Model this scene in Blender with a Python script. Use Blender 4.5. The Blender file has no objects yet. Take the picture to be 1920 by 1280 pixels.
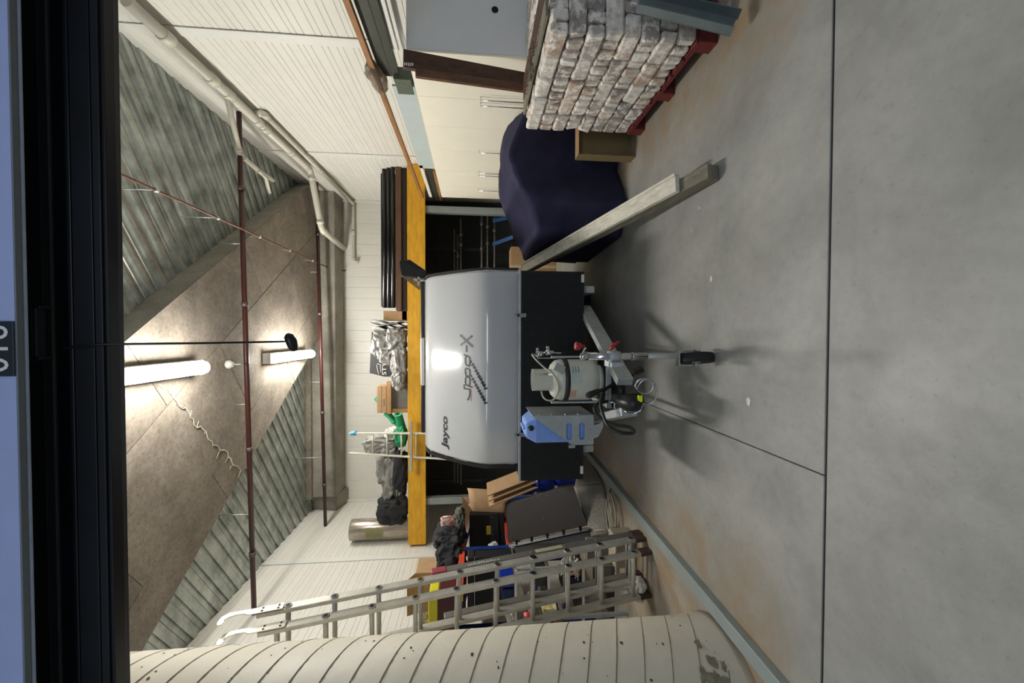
import bpy, bmesh, math, random
from mathutils import Vector, Matrix, noise
random.seed(7)
C = bpy.context.scene.collection
PI = math.pi

# ---------------------------------------------------------------- camera (phone held sideways: up in the room is left in the frame)
FP, EYE = 740.0, 1.5
PITCH, YAW = math.atan(70/740), math.atan(15/740)
def _rz(a, v): return Vector((v.x*math.cos(a)-v.y*math.sin(a), v.x*math.sin(a)+v.y*math.cos(a), v.z))
FW = _rz(YAW, Vector((0, math.cos(PITCH), -math.sin(PITCH))))
RT = _rz(YAW, Vector((1, 0, 0)))
UP = RT.cross(FW)
CAM = Vector((0, 0, EYE))
def at(X, Y, x=None, y=None, z=None):
    d = FW*FP + RT*((1280-Y)-640) - UP*(X-960)
    t = y/d.y if y is not None else (x/d.x if x is not None else (z-EYE)/d.z)
    return CAM + d*t
cd = bpy.data.cameras.new('camera'); cam = bpy.data.objects.new('camera', cd); C.objects.link(cam)
cd.sensor_width = 36; cd.lens = FP/1920*36; cd.clip_start = .05
m = Matrix((( -UP.x, RT.x, -FW.x, CAM.x), (-UP.y, RT.y, -FW.y, CAM.y), (-UP.z, RT.z, -FW.z, CAM.z), (0, 0, 0, 1)))
cam.matrix_world = m
S = bpy.context.scene; S.camera = cam
S.view_settings.view_transform = 'Standard'; S.view_settings.look = 'None'
S.view_settings.gamma = 1; S.view_settings.use_curve_mapping = False
S.view_settings.exposure = 0.0

# ---------------------------------------------------------------- world + lamps of the car park behind the camera
w = bpy.data.worlds.new('world'); S.world = w; w.use_nodes = True
w.node_tree.nodes['Background'].inputs[0].default_value = (.62, .70, .85, 1)
w.node_tree.nodes['Background'].inputs[1].default_value = .20
def area(name, loc, sx, sy, power, col, target):
    l = bpy.data.lights.new(name, 'AREA'); l.shape = 'RECTANGLE'; l.size = sx; l.size_y = sy; l.energy = power; l.color = col
    o = bpy.data.objects.new(name, l); C.objects.link(o); o.location = loc
    o.rotation_euler = (Vector(target)-Vector(loc)).to_track_quat('-Z', 'Y').to_euler(); return o
area('car_park_light', (.6, -2.0, 3.5), 2.4, .4, 40, (.80, .90, 1), (0.5, .1, 0))
area('car_park_light', (-2.2, -1.6, 3.6), 2.4, .4, 20, (.80, .90, 1), (-1.6, 0, 0))
TUBE_EMIT = 150

# ---------------------------------------------------------------- helpers
def srgb(c):
    if isinstance(c, str): c = tuple(int(c[i:i+2], 16)/255 for i in (0, 2, 4))
    return tuple(((v/12.92) if v <= .04045 else ((v+.055)/1.055)**2.4) for v in c)
MATS = {}
def mat(name, col, rough=.6, metal=0, var=.12, scale=8, bump=0, bscale=40, spec=.5, coat=0, col2=None, stretch=None, rand=0, detail=4, alpha=None, trans=0):
    if name in MATS: return MATS[name]
    m = bpy.data.materials.new(name); m.use_nodes = True; nt = m.node_tree; N = nt.nodes; L = nt.links
    b = N['Principled BSDF']; b.inputs['Roughness'].default_value = rough; b.inputs['Metallic'].default_value = metal
    b.inputs['Specular IOR Level'].default_value = spec; b.inputs['Coat Weight'].default_value = coat; b.inputs['Coat Roughness'].default_value = .06
    if trans: b.inputs['Transmission Weight'].default_value = trans
    c = srgb(col); c2 = srgb(col2) if col2 else None
    tc = N.new('ShaderNodeTexCoord'); mp = N.new('ShaderNodeMapping'); L.new(tc.outputs['Object'], mp.inputs[0])
    if stretch: mp.inputs['Scale'].default_value = stretch
    nz = N.new('ShaderNodeTexNoise'); nz.inputs['Scale'].default_value = scale; nz.inputs['Detail'].default_value = detail; nz.inputs['Roughness'].default_value = .65
    L.new(mp.outputs[0], nz.inputs['Vector'])
    r = N.new('ShaderNodeValToRGB'); L.new(nz.outputs['Fac'], r.inputs[0])
    r.color_ramp.elements[0].position = .32; r.color_ramp.elements[1].position = .68
    a = c2 if c2 else tuple(v*(1-var) for v in c)
    r.color_ramp.elements[0].color = (*a, 1); r.color_ramp.elements[1].color = (*(c if c2 else tuple(min(1, v*(1+var)) for v in c)), 1)
    out = r.outputs[0]
    if rand:
        oi = N.new('ShaderNodeObjectInfo'); mr = N.new('ShaderNodeMapRange'); L.new(oi.outputs['Random'], mr.inputs[0])
        mr.inputs[3].default_value = 1-rand; mr.inputs[4].default_value = 1+rand
        hs = N.new('ShaderNodeHueSaturation'); L.new(out, hs.inputs['Color']); L.new(mr.outputs[0], hs.inputs['Value']); out = hs.outputs[0]
    L.new(out, b.inputs['Base Color'])
    if bump:
        n2 = N.new('ShaderNodeTexNoise'); n2.inputs['Scale'].default_value = bscale; n2.inputs['Detail'].default_value = 5; L.new(mp.outputs[0], n2.inputs['Vector'])
        bp = N.new('ShaderNodeBump'); bp.inputs['Strength'].default_value = bump; bp.inputs['Distance'].default_value = .01
        L.new(n2.outputs['Fac'], bp.inputs['Height']); L.new(bp.outputs[0], b.inputs['Normal'])
    MATS[name] = m; return m
def emit(name, col, s):
    m = bpy.data.materials.new(name); m.use_nodes = True; nt = m.node_tree; nt.nodes.clear()
    e = nt.nodes.new('ShaderNodeEmission'); e.inputs[0].default_value = (*col, 1); e.inputs[1].default_value = s
    o = nt.nodes.new('ShaderNodeOutputMaterial'); nt.links.new(e.outputs[0], o.inputs[0]); return m

class MB:
    def __init__(s): s.v = []; s.f = []; s.sm = []
    def add(s, vs, fs, smooth=False):
        n = len(s.v); s.v += [Vector(p) for p in vs]
        for f in fs: s.f.append(tuple(i+n for i in f)); s.sm.append(smooth)
        return s
    def box(s, x0, x1, y0, y1, z0, z1):
        x0, x1 = sorted((x0, x1)); y0, y1 = sorted((y0, y1)); z0, z1 = sorted((z0, z1))
        return s.add([(x, y, z) for z in (z0, z1) for y in (y0, y1) for x in (x0, x1)],
            [(0, 2, 3, 1), (4, 5, 7, 6), (0, 1, 5, 4), (2, 6, 7, 3), (0, 4, 6, 2), (1, 3, 7, 5)])
    def hexa(s, a, b):      # two quads (lists of four points each), joined
        vs = list(a)+list(b)
        return s.add(vs, [(0, 3, 2, 1), (4, 5, 6, 7), (0, 1, 5, 4), (1, 2, 6, 5), (2, 3, 7, 6), (3, 0, 4, 7)])
    def beam(s, p, q, w, h, up=(0, 0, 1)):
        p, q, up = Vector(p), Vector(q), Vector(up); d = (q-p).normalized(); a = d.cross(up).normalized(); b = a.cross(d).normalized()
        f = lambda c: [c-a*w/2-b*h/2, c+a*w/2-b*h/2, c+a*w/2+b*h/2, c-a*w/2+b*h/2]
        return s.hexa(f(p), f(q))
    def tube(s, pts, r, n=8, caps=True):
        pts = [Vector(p) for p in pts]; k = len(pts); up = Vector((0.13, 0.21, .97)); n0 = len(s.v); rs = r if isinstance(r, (list, tuple)) else [r]*k
        prev = None
        vs = []
        for i, p in enumerate(pts):
            d = (pts[min(i+1, k-1)]-pts[max(i-1, 0)]).normalized()
            if prev is None:
                a = d.cross(up)
                if a.length < .05: a = d.cross(Vector((1, 0, 0)))
                a.normalize()
            else: a = (prev - d*prev.dot(d)).normalized()
            prev = a; b = d.cross(a)
            for j in range(n):
                t = 2*PI*j/n; vs.append(p+(a*math.cos(t)+b*math.sin(t))*rs[i])
        fs = [(i*n+j, i*n+(j+1) % n, (i+1)*n+(j+1) % n, (i+1)*n+j) for i in range(k-1) for j in range(n)]
        s.add(vs, fs, True)
        if caps: s.add(vs[:n], [tuple(range(n))[::-1]]); s.add(vs[-n:], [tuple(range(n))])
        return s
    def lathe(s, prof, c, n=24, axis='z'):
        vs = []; c = Vector(c)
        for r, h in prof:
            for j in range(n):
                t = 2*PI*j/n; a, b = r*math.cos(t), r*math.sin(t)
                vs.append(c+(Vector((a, b, h)) if axis == 'z' else Vector((h, a, b)) if axis == 'x' else Vector((a, h, b))))
        k = len(prof)
        fs = [(i*n+j, i*n+(j+1) % n, (i+1)*n+(j+1) % n, (i+1)*n+j) for i in range(k-1) for j in range(n)]
        s.add(vs, fs, True)
        for q in (0, k-1):
            if prof[q][0] > .001: s.add(vs[q*n:(q+1)*n], [tuple(range(n))])
        return s
    def prism(s, pts, vec, smooth=False):
        pts = [Vector(p) for p in pts]; vec = Vector(vec); n = len(pts)
        s.add(pts+[p+vec for p in pts], [tuple(range(n))[::-1], tuple(range(n, 2*n))])
        n0 = len(s.v)-2*n
        for i in range(n): s.f.append((n0+i, n0+(i+1) % n, n0+n+(i+1) % n, n0+n+i)); s.sm.append(smooth)
        return s
    def grid(s, fn, nu, nv, smooth=True):
        vs = [fn(i/nu, j/nv) for j in range(nv+1) for i in range(nu+1)]
        return s.add(vs, [(j*(nu+1)+i, j*(nu+1)+i+1, (j+1)*(nu+1)+i+1, (j+1)*(nu+1)+i) for j in range(nv) for i in range(nu)], smooth)
LOC = {}
def obj(name, mb, material, parent=None, bevel=0, solid=0, fix=True, label=None, subsurf=0):
    me = bpy.data.meshes.new(name); o = bpy.data.objects.new(name, me); C.objects.link(o)
    if parent: org = LOC[parent.name]
    else:
        lo = [min(v[i] for v in mb.v) for i in range(3)]; hi = [max(v[i] for v in mb.v) for i in range(3)]
        org = Vector(((lo[0]+hi[0])/2, (lo[1]+hi[1])/2, lo[2]))
    me.from_pydata([v-org for v in mb.v], [], mb.f)
    me.polygons.foreach_set('use_smooth', mb.sm); me.update()
    if fix:
        bm = bmesh.new(); bm.from_mesh(me)
        bmesh.ops.remove_doubles(bm, verts=bm.verts, dist=1e-5); bmesh.ops.recalc_face_normals(bm, faces=bm.faces); bm.to_mesh(me); bm.free()
    me.materials.append(material); LOC[o.name] = org
    if parent: o.parent = parent
    else: o.location = org
    if solid: md = o.modifiers.new('s', 'SOLIDIFY'); md.thickness = solid; md.offset = 0
    if subsurf: md = o.modifiers.new('u', 'SUBSURF'); md.levels = md.render_levels = subsurf
    if bevel: md = o.modifiers.new('b', 'BEVEL'); md.width = bevel; md.segments = 2; md.limit_method = 'ANGLE'
    if label: o['label'] = label
    return o
def tag(o, label, cat, group=None, kind=None):
    o['label'] = label; o['category'] = cat
    if group: o['group'] = group
    if kind: o['kind'] = kind
    return o
def thing(name, label, cat, loc, group=None):
    o = bpy.data.objects.new(name, None); C.objects.link(o); o.location = loc; LOC[o.name] = Vector(loc); o.empty_display_size = .1
    return tag(o, label, cat, group)
def struct(o, label=None):
    o['kind'] = 'structure'
    if label: o['label'] = label
    return o
def root(name, loc=(0, 0, 0), label=None):
    o = bpy.data.objects.new(name, None); C.objects.link(o); o.location = loc; LOC[o.name] = Vector(loc); return struct(o, label)
def share(src, name, parent, loc, rot=(0, 0, 0), scale=(1, 1, 1), material=None):
    o = bpy.data.objects.new(name, src); C.objects.link(o); o.parent = parent; o.location = Vector(loc)-LOC[parent.name]; o.rotation_euler = rot; o.scale = scale; return o
def text_flat(body, size, shear=0, sx=1, bold=0):
    cu = bpy.data.curves.new('t', 'FONT'); cu.body = body; cu.size = size; cu.shear = shear; cu.resolution_u = 3; cu.offset = bold
    o = bpy.data.objects.new('t', cu); C.objects.link(o)
    dg = bpy.context.evaluated_depsgraph_get(); me = bpy.data.meshes.new_from_object(o.evaluated_get(dg))
    vs = [(v.co.x*sx, v.co.y) for v in me.vertices]; fs = [tuple(p.vertices) for p in me.polygons]
    bpy.data.objects.remove(o); bpy.data.curves.remove(cu); bpy.data.meshes.remove(me)
    return vs, fs

# ---------------------------------------------------------------- materials
white_panel = mat('white_panel', 'dad8cf', .42, 0, .03, 3, spec=.4)
trim_white = mat('trim_white', 'd9d9d2', .4, 0, .03, 5)
galv = mat('galvanised', 'b9bebd', .45, .4, .15, 14, .1, 60)
galv_dull = mat('galvanised_dull', 'abb1b1', .5, .25, .12, 10)
alu = mat('aluminium', 'c4c1b7', .42, .5, .12, 12, .12, 50)
chrome = mat('chrome', 'c8cacc', .18, 1, .05, 8)
rubber = mat('rubber', '1c1d1f', .75, 0, .2, 20)
black_plastic = mat('black_plastic', '121417', .42, 0, .2, 10)
black_matte = mat('black_matte', '0c0d0f', .7, 0, .2, 12)
red_pipe = mat('red_pipe', '43201d', .4, 0, .12, 6)
pvc = mat('pvc_pipe', 'c9c5b6', .38, 0, .06, 6)
card = mat('cardboard', 'ad8c66', .8, 0, .1, 9, .1, 60)
navy = mat('navy_cloth', '2d2d45', .85, 0, .22, 4, .15, 300, spec=.2)
silver = mat('silver_foil', 'a9a8a4', .45, .08, .16, 7, .2, 20)
yellow_lvl = mat('yellow_plywood', 'eab326', .55, 0, .1, 3, .1, 40, col2='cf9418', stretch=(1.2, 1, 5))
lam = mat('cabinet_cream', 'fbf5e2', .4, 0, .02, 3)
grey_lam = mat('cabinet_grey', 'e2e6ea', .5, 0, .04, 2)
brown_wood = mat('brown_wood', '5d3d2b', .55, 0, .1, 6, .1, 40, col2='38241a', stretch=(3, 3, .6))
pine = mat('pine', 'ad7a45', .6, 0, .1, 6, col2='7f5430', stretch=(4, .5, 4))
weather = mat('weathered_timber', '8a8474', .8, 0, .1, 5, .2, 60, col2='6e6859', stretch=(5, .7, 5))
pale_wood = mat('pale_timber', 'efeadb', .75, 0, .1, 6, .15, 60, col2='cbc4b0', stretch=(5, .7, 5))
tan_wood = mat('tan_wood', 'a98359', .7, 0, .15, 6)
dgreen = mat('dark_channel', '3f4239', .45, .3, .15, 6)
pale_blue = mat('pale_plasterboard', 'b9c4c2', .6, 0, .04, 5)
white_paint = mat('white_paint', 'e6e4dc', .4, 0, .03, 5)
red_plastic = mat('red_plastic', 'a4231d', .35, 0, .1, 8)
orange = mat('orange_rack', 'cf4a2c', .45, 0, .1, 8)
dkred = mat('dark_red_rack', '471214', .5, 0, .1, 8)
blue = mat('blue_rack', '16387f', .4, 0, .12, 8)
bluebin = mat('blue_plastic', '14329a', .32, 0, .12, 6)
green = mat('green_foam', '1c8a5c', .6, 0, .1, 8)
yellow_p = mat('yellow_paint', 'd9cf1c', .45, 0, .05, 6)
felt = mat('grey_felt', '817d73', .95, 0, .3, 60, .4, 200)
tan_cable = mat('tan_cable', 'aaa28f', .6, 0, .1, 8)
white_cable = mat('white_cable', 'dcd9cf', .5, 0, .05, 8)
black_ink = mat('black_ink', '17181a', .5, 0, .02, 5)
grey_ink = mat('grey_ink', '57595b', .5, 0, .5, 60)
white_ink = mat('white_ink', 'e8e8e4', .5, 0, .02, 5)
red_ink = mat('red_ink', 'b05a48', .5, 0, .02, 5)
paper = mat('paper', 'dcdad0', .7, 0, .05, 20)
steel_scaf = mat('scaffold_steel', '7d7c74', .45, .6, .2, 12)
shelf_shade = mat('shelf_shade_dark', '2a2b28', .8, 0, .1, 3)  # dark tone for the shade under the rear shelf
charcoal = mat('charcoal_cloth', '26272a', .85, 0, .25, 9, .3, 60)
grey_tarp = mat('grey_tarp', '8d8c86', .55, 0, .25, 7, .2, 40)

def concrete(name, base, dark, scale, dirt=None, rough=.55, speck=.5, rnd=0):
    m = bpy.data.materials.new(name); m.use_nodes = True; nt = m.node_tree; N = nt.nodes; L = nt.links; b = N['Principled BSDF']
    g = N.new('ShaderNodeNewGeometry')
    def nz(s, d=6, r=.6, dist=0):
        n = N.new('ShaderNodeTexNoise'); n.inputs['Scale'].default_value = s; n.inputs['Detail'].default_value = d; n.inputs['Roughness'].default_value = r; n.inputs['Distortion'].default_value = dist
        L.new(g.outputs['Position'], n.inputs['Vector']); return n
    def ramp(n, p0, c0, p1, c1):
        r = N.new('ShaderNodeValToRGB'); L.new(n.outputs['Fac'], r.inputs[0]); e = r.color_ramp.elements
        e[0].position = p0; e[0].color = (*c0, 1); e[1].position = p1; e[1].color = (*c1, 1); return r
    def mix(kind, a, b_, f):
        x = N.new('ShaderNodeMix'); x.data_type = 'RGBA'; x.blend_type = kind
        if isinstance(f, float): x.inputs[0].default_value = f
        else: L.new(f, x.inputs[0])
        L.new(a, x.inputs[6]); L.new(b_, x.inputs[7]); return x.outputs[2]
    c = ramp(nz(scale, 8, .6, .4), .3, srgb(dark), .7, srgb(base)).outputs[0]
    c = mix('MULTIPLY', c, ramp(nz(scale*9, 6, .7), .35, (.72, .72, .72), .6, (1.08, 1.08, 1.08)).outputs[0], speck)
    c = mix('MULTIPLY', c, ramp(nz(38, 3, .5), .30, (.45, .43, .42), .38, (1, 1, 1)).outputs[0], .7*speck)
    if dirt:
        sx = N.new('ShaderNodeSeparateXYZ'); L.new(g.outputs['Position'], sx.inputs[0])
        def band(lo, hi, out):
            mr = N.new('ShaderNodeMapRange'); mr.interpolation_type = 'SMOOTHSTEP'; L.new(out, mr.inputs[0]); mr.inputs[1].default_value = lo; mr.inputs[2].default_value = hi; return mr.outputs[0]
        def mul(a, b_, op='MULTIPLY'):
            q = N.new('ShaderNodeMath'); q.operation = op; q.use_clamp = True; L.new(a, q.inputs[0])
            if isinstance(b_, float): q.inputs[1].default_value = b_
            else: L.new(b_, q.inputs[1])
            return q.outputs[0]
        left = band(-.95, -1.6, sx.outputs[0]); right = band(1.15, 1.75, sx.outputs[0]); yy = band(1.6, 1.9, sx.outputs[1])
        t = mul(mul(left, right, 'MAXIMUM'), yy)
        t = mul(t, ramp(nz(3.2, 8, .7), .35, (.0,)*3, .62, (1,)*3).outputs[0])
        cd_ = N.new('ShaderNodeRGB'); cd_.outputs[0].default_value = (*srgb(dirt), 1)
        c = mix('MIX', c, cd_.outputs[0], mul(t, .95))
    if rnd:
        oi = N.new('ShaderNodeObjectInfo'); mr = N.new('ShaderNodeMapRange'); L.new(oi.outputs['Random'], mr.inputs[0]); mr.inputs[3].default_value = 1-rnd; mr.inputs[4].default_value = 1+rnd
        hs = N.new('ShaderNodeHueSaturation'); L.new(c, hs.inputs['Color']); L.new(mr.outputs[0], hs.inputs['Value']); c = hs.outputs[0]
    L.new(c, b.inputs['Base Color'])
    rr = ramp(nz(2.5, 5), .3, (rough-.12,)*3, .7, (rough+.1,)*3); L.new(rr.outputs[0], b.inputs['Roughness'])
    bp = N.new('ShaderNodeBump'); bp.inputs['Strength'].default_value = .12; bp.inputs['Distance'].default_value = .01
    L.new(nz(45, 6, .7).outputs['Fac'], bp.inputs['Height']); L.new(bp.outputs[0], b.inputs['Normal'])
    return m
floor_m = concrete('floor_concrete', 'adaca5', '8c8b85', 1.7, dirt='9a8468', rough=.5, speck=.28)
soffit_m = concrete('soffit_concrete', '93897c', '70685c', 2.6, rough=.8, rnd=.16, speck=.9)
beam_m = concrete('beam_concrete', 'a39e92', '827e74', 3.2, rough=.8)
col_m = mat('painted_column', 'cfc9b8', .55, 0, .06, 4, .15, 30)
deck_m = mat('zinc_deck', 'c6ccc6', .34, .5, .3, 3.5, .05, 30, col2='868c86')

# ================================================================ SETTING
XL, XR, YB, ZD, ZS = -3.92, 3.05, 9.45, 5.1, 4.8
fl = root('floor', label='grey concrete slab floor')
jx, jy = -.61, 1.55
def slab(x0, x1, y0, y1): obj('floor_slab', MB().box(x0, x1, y0, y1, -.12, 0), floor_m, fl, bevel=.004)
slab(-6, 6, -6, jy-.006); slab(-6, jx-.0025, jy+.006, YB+.2); slab(jx+.0025, 6, jy+.006, YB+.2)
obj('joint_filler', MB().box(-6, 6, jy-.006, jy+.006, -.12, -.006).box(jx-.0025, jx+.0025, jy+.006, YB, -.12, -.004), black_matte, fl)

def ribprofile(H, off):
    pts = [(0.0, 0.0)]; z = off
    steps = [.052, .075, .05, .09, .06, .045, .085]; k = 0
    while z < H-.03:
        pts += [(0, z-.006), (-.006, z-.002), (-.006, z+.002), (0, z+.006)]; z += steps[k % 7]*1.25; k += 1
    pts.append((0, H)); return pts
def side_panel(parent, x, sgn, y0, y1):
    prof = ribprofile(ZD, .04)
    pl = [Vector((x-sgn*p[0]*1, y0, p[1])) for p in prof]+[Vector((x+sgn*.08, y0, ZD)), Vector((x+sgn*.08, y0, 0))]
    # grooves cut into the face (away from the room)
    pl = [Vector((x+sgn*abs(p[0]), y0, p[1])) for p in prof]+pl[-2:]
    obj('wall_panel', MB().prism(pl, (0, y1-y0, 0)), white_panel, parent)
wr = root('wall_right', (XR, 0, 0), 'white ribbed sandwich panel wall behind the cream cupboards')
wl = root('wall_left', (XL, 0, 0), 'white ribbed sandwich panel wall behind the ladders')
ry = [1.7, 4.28, 6.99, YB]; ly = [1.7, 4.25, 6.94, YB]
for k in range(3):
    side_panel(wr, XR, 1, ry[k]+.004, ry[k+1]-.004); side_panel(wl, XL, -1, ly[k]+.004, ly[k+1]-.004)
for k in (1, 2):
    a = MB().box(XR-.014, XR, ry[k]-.0, ry[k]+.13, 0, ZD); obj('cover_strip', a, trim_white, wr, bevel=.004)
    a = MB().box(XL, XL+.014, ly[k]-.0, ly[k]+.13, 0, ZD); obj('cover_strip', a, trim_white, wl, bevel=.004)
obj('corner_strip', MB().box(XR-.06, XR, YB-.075, YB-.015, 0, ZD), trim_white, wr, bevel=.004)
obj('corner_strip', MB().box(XL, XL+.06, YB-.075, YB-.015, 0, ZD), trim_white, wl, bevel=.004)
wb = root('wall_back', (0, YB, 0), 'white wall of upright ribbed panels at the back of the bay')
wd = (XR-XL)/7
for k in range(7):
    x0 = XL+k*wd+.002; x1 = x0+wd-.004; pl = []
    n = 4; st = (x1-x0)/n
    pl.append(Vector((x0, YB, 0)))
    for j in range(1, n):
        xx = x0+j*st*(1 if j != 2 else .96); pl += [Vector((xx-.008, YB, 0)), Vector((xx-.002, YB+.007, 0)), Vector((xx+.002, YB+.007, 0)), Vector((xx+.008, YB, 0))]
    pl += [Vector((x1, YB, 0)), Vector((x1, YB+.08, 0)), Vector((x0, YB+.08, 0))]
    obj('wall_panel', MB().prism(pl, (0, 0, ZD)), white_panel, wb)

# ceiling: ribbed steel deck, laid square to the diagonal concrete band beam
ce = root('ceiling', (0, 0, ZD), 'ribbed zinc decking between concrete beams')
bd = Vector((1, 1.44, 0)).normalized(); bn = Vector((bd.y, -bd.x, 0))
def clipped(name, mb, planes, material, parent, bevel=0, label=None):
    me = bpy.data.meshes.new('c'); me.from_pydata(mb.v, [], mb.f); bm = bmesh.new(); bm.from_mesh(me)
    for co, no in planes:
        r = bmesh.ops.bisect_plane(bm, geom=bm.verts[:]+bm.edges[:]+bm.faces[:], plane_co=co, plane_no=no, clear_outer=True)
        ed = [e for e in r['geom_cut'] if isinstance(e, bmesh.types.BMEdge)]
        try: bmesh.ops.holes_fill(bm, edges=ed)
        except Exception: pass
    out = MB(); bm.verts.index_update(); out.add([v.co.copy() for v in bm.verts], [tuple(v.index for v in f.verts) for f in bm.faces]); bm.free(); bpy.data.meshes.remove(me)
    if not out.f: return None
    return obj(name, out, material, parent, bevel=bevel, label=label)
room = [((XL, 0, 0), (-1, 0, 0)), ((XR, 0, 0), (1, 0, 0)), ((0, 1.7, 0), (0, -1, 0)), ((0, YB, 0), (0, 1, 0))]
org = Vector((-.4, 5, 0))
# each deck sheet: .6 m wide, three ribs, ribs run along bn
for k in range(-10, 11):
    t0 = k*.6; sec = [(0, ZD)]
    for j in range(3):
        c = t0+.1+j*.2
        if j: sec += [(c-.108, ZD), (c-.1, ZD-.009), (c-.092, ZD)]
        sec += [(c-.022, ZD), (c-.030, ZD-.022), (c+.030, ZD-.022), (c+.022, ZD)]
    sec = [(t0+.003, ZD)]+sec[1:]+[(t0+.597, ZD), (t0+.597, ZD+.05), (t0+.003, ZD+.05)]
    a = org-bn*8
    clipped('deck_sheet', MB().prism([a+bd*s+Vector((0, 0, z)) for s, z in sec], bn*16), room, deck_m, ce)
obj('ceiling_slab', MB().box(XL-.1, XR+.1, 1.6, YB+.1, ZD+.055, ZD+.25), beam_m, ce)
E2a = Vector((-3.11, 4.29, 0)); E2b = Vector((-.59, 8.05, 0)); E1a = Vector((-.083, 4.07, 0)); E1b = Vector((1.53, 6.33, 0))
n1 = (E1b-E1a).normalized(); n1 = Vector((n1.y, -n1.x, 0)); n2 = (E2b-E2a).normalized(); n2 = Vector((-n2.y, n2.x, 0))
YBB = 8.85
bandp = [(E1a, n1), (E2a, n2), ((XL, 0, 0), (-1, 0, 0)), ((XR, 0, 0), (1, 0, 0)), ((0, 1.7, 0), (0, -1, 0)), ((0, YBB, 0), (0, 1, 0))]
cb = root('ceiling_beam', (0, 5, ZS), 'wide concrete band beam crossing the ceiling diagonally')
clipped('beam_core', MB().box(XL, XR, 1.7, YBB, ZS+.012, ZD+.05), bandp, beam_m, cb)
# formwork panel prints: each its own shallow plate
e1 = (E1b-E1a).normalized(); perp = Vector((-e1.y, e1.x, 0))
for r in range(-1, 3):
    for k in range(-3, 6):
        s0 = k*2.4+(1.1 if r % 2 else 0); t0 = -.35+r*1.22
        a = E1a+e1*s0+perp*t0; z0 = ZS+random.uniform(0, .003)
        q = [a+e1*.005+perp*.005, a+e1*2.395+perp*.005, a+e1*2.395+perp*1.215, a+e1*.005+perp*1.215]
        mb = MB().hexa([p+Vector((0, 0, z0)) for p in q], [p+Vector((0, 0, ZS+.014)) for p in q])
        clipped('formwork_panel', mb, bandp, soffit_m, cb)
bb = root('back_beam', (0, 9.1, 4.5), 'concrete drop beam along the back wall')
obj('beam_core', MB().box(XL+.35, XR, YBB, YB, 4.5, ZD+.05), beam_m, bb, bevel=.02)
obj('beam_haunch', MB().hexa([Vector(p) for p in ((XL, 8.95, 4.55), (XL+.35, 8.95, 4.52), (XL+.35, YB, 4.42), (XL, YB, 4.42))], [Vector(p) for p in ((XL, 9.1, ZD), (XL+.35, 9.0, ZD), (XL+.35, YB, ZD), (XL, YB, ZD))]), beam_m, bb, bevel=.03)
obj('beam_lip', MB().box(XL+.35, .6, YBB-.10, YBB, 4.98, ZD+.0), soffit_m, bb, bevel=.015)
# white lime crack on the soffit
ck = MB(); pts = [(300, 722), (318, 735), (330, 752), (352, 772), (362, 795), (385, 808), (400, 830), (425, 850), (438, 868), (456, 880)]
P = [at(a, b, z=ZS-.002) for a, b in pts]; fine = []
for i in range(len(P)-1):
    for t in range(4): fine.append(P[i].lerp(P[i+1], t/4)+Vector((random.uniform(-.03, .03), random.uniform(-.03, .03), 0)))
ck.tube(fine, .005, 5)
for i in range(2, len(fine), 3):
    d = Vector((random.uniform(-.10, .10), random.uniform(-.08, .06), 0)); ck.tube([fine[i], fine[i]+d*.5+Vector((.01, 0, 0)), fine[i]+d], .0025, 4)
struct(obj('lime_crack', ck, mat('lime', 'e2dcc8', .9), cb), 'white branching lime seep along a crack')

# ================================================================ column, header, floor track
colr = MB(); cx, cy, r0 = -2.2, 2.22, .42
n = 72; prof = [(r0+.015, 0), (r0+.006, .05), (r0, .12), (r0, 5.1)]
colr.lathe(prof, (cx, cy, 0), n)
co = obj('column', colr, col_m); struct(co, 'round off-white concrete column with spiral seams')
def helix(pitch, z0, ph):
    pts = []
    for k in range(0, 46*6):
        t = k/46; a = ph-t*2*PI; z = z0+t*pitch
        if 0.1 < z < 5: pts.append(Vector((cx+(r0+.0005)*math.cos(a), cy+(r0+.0005)*math.sin(a), z)))
    return pts
seam = mat('seam', '99917f', .7); sm = MB()
for k in range(-10, 40):
    z0 = k*.158-.6; pts = helix(.95, z0, 0)
    pts = [p for i, p in enumerate(pts) if -1.9 < math.atan2(p.y-cy, p.x-cx) < .9]
    run = []
    for p in pts:
        if run and (p-run[-1]).length > .2:
            if len(run) > 2: sm.tube(run, .0016, 4)
            run = []
        run.append(p)
    if len(run) > 2: sm.tube(run, .0016, 4)
o = obj('spiral_seam', sm, seam, co); o['kind'] = 'stuff'
pit = MB()
for k in range(150):
    a = random.uniform(-1.7, .7); z = random.uniform(.1, 4); rr = random.uniform(.003, .009)
    c_ = Vector((cx+r0*math.cos(a), cy+r0*math.sin(a), z)); nn = Vector((math.cos(a), math.sin(a), 0)); tt = Vector((-nn.y, nn.x, 0)); s_ = random.uniform(.6, 1.8)
    pit.add([c_+nn*.001+(tt*math.cos(q*PI/3)*rr*s_+Vector((0, 0, 1))*math.sin(q*PI/3)*rr)*random.uniform(.6, 1.2) for q in range(6)], [tuple(range(6))])
o = obj('pitting', pit, mat('pit', '4c463a', .9), co, fix=False); o['kind'] = 'stuff'
st_ = MB()
for k in range(26):
    a = random.gauss(-.75, .16); z = abs(random.gauss(.0, .10))+.02; rr = random.uniform(.02, .05)
    c_ = Vector((cx+(r0+.002)*math.cos(a), cy+(r0+.002)*math.sin(a), z+.1)); nn = Vector((math.cos(a), math.sin(a), 0)); tt = Vector((-nn.y, nn.x, 0))
    st_.add([c_+nn*.0025+(tt*math.cos(q*PI/5)*rr+Vector((0, 0, 1))*math.sin(q*PI/5)*rr*.7)*random.uniform(.5, 1.3) for q in range(10)], [tuple(range(10))])
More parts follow.
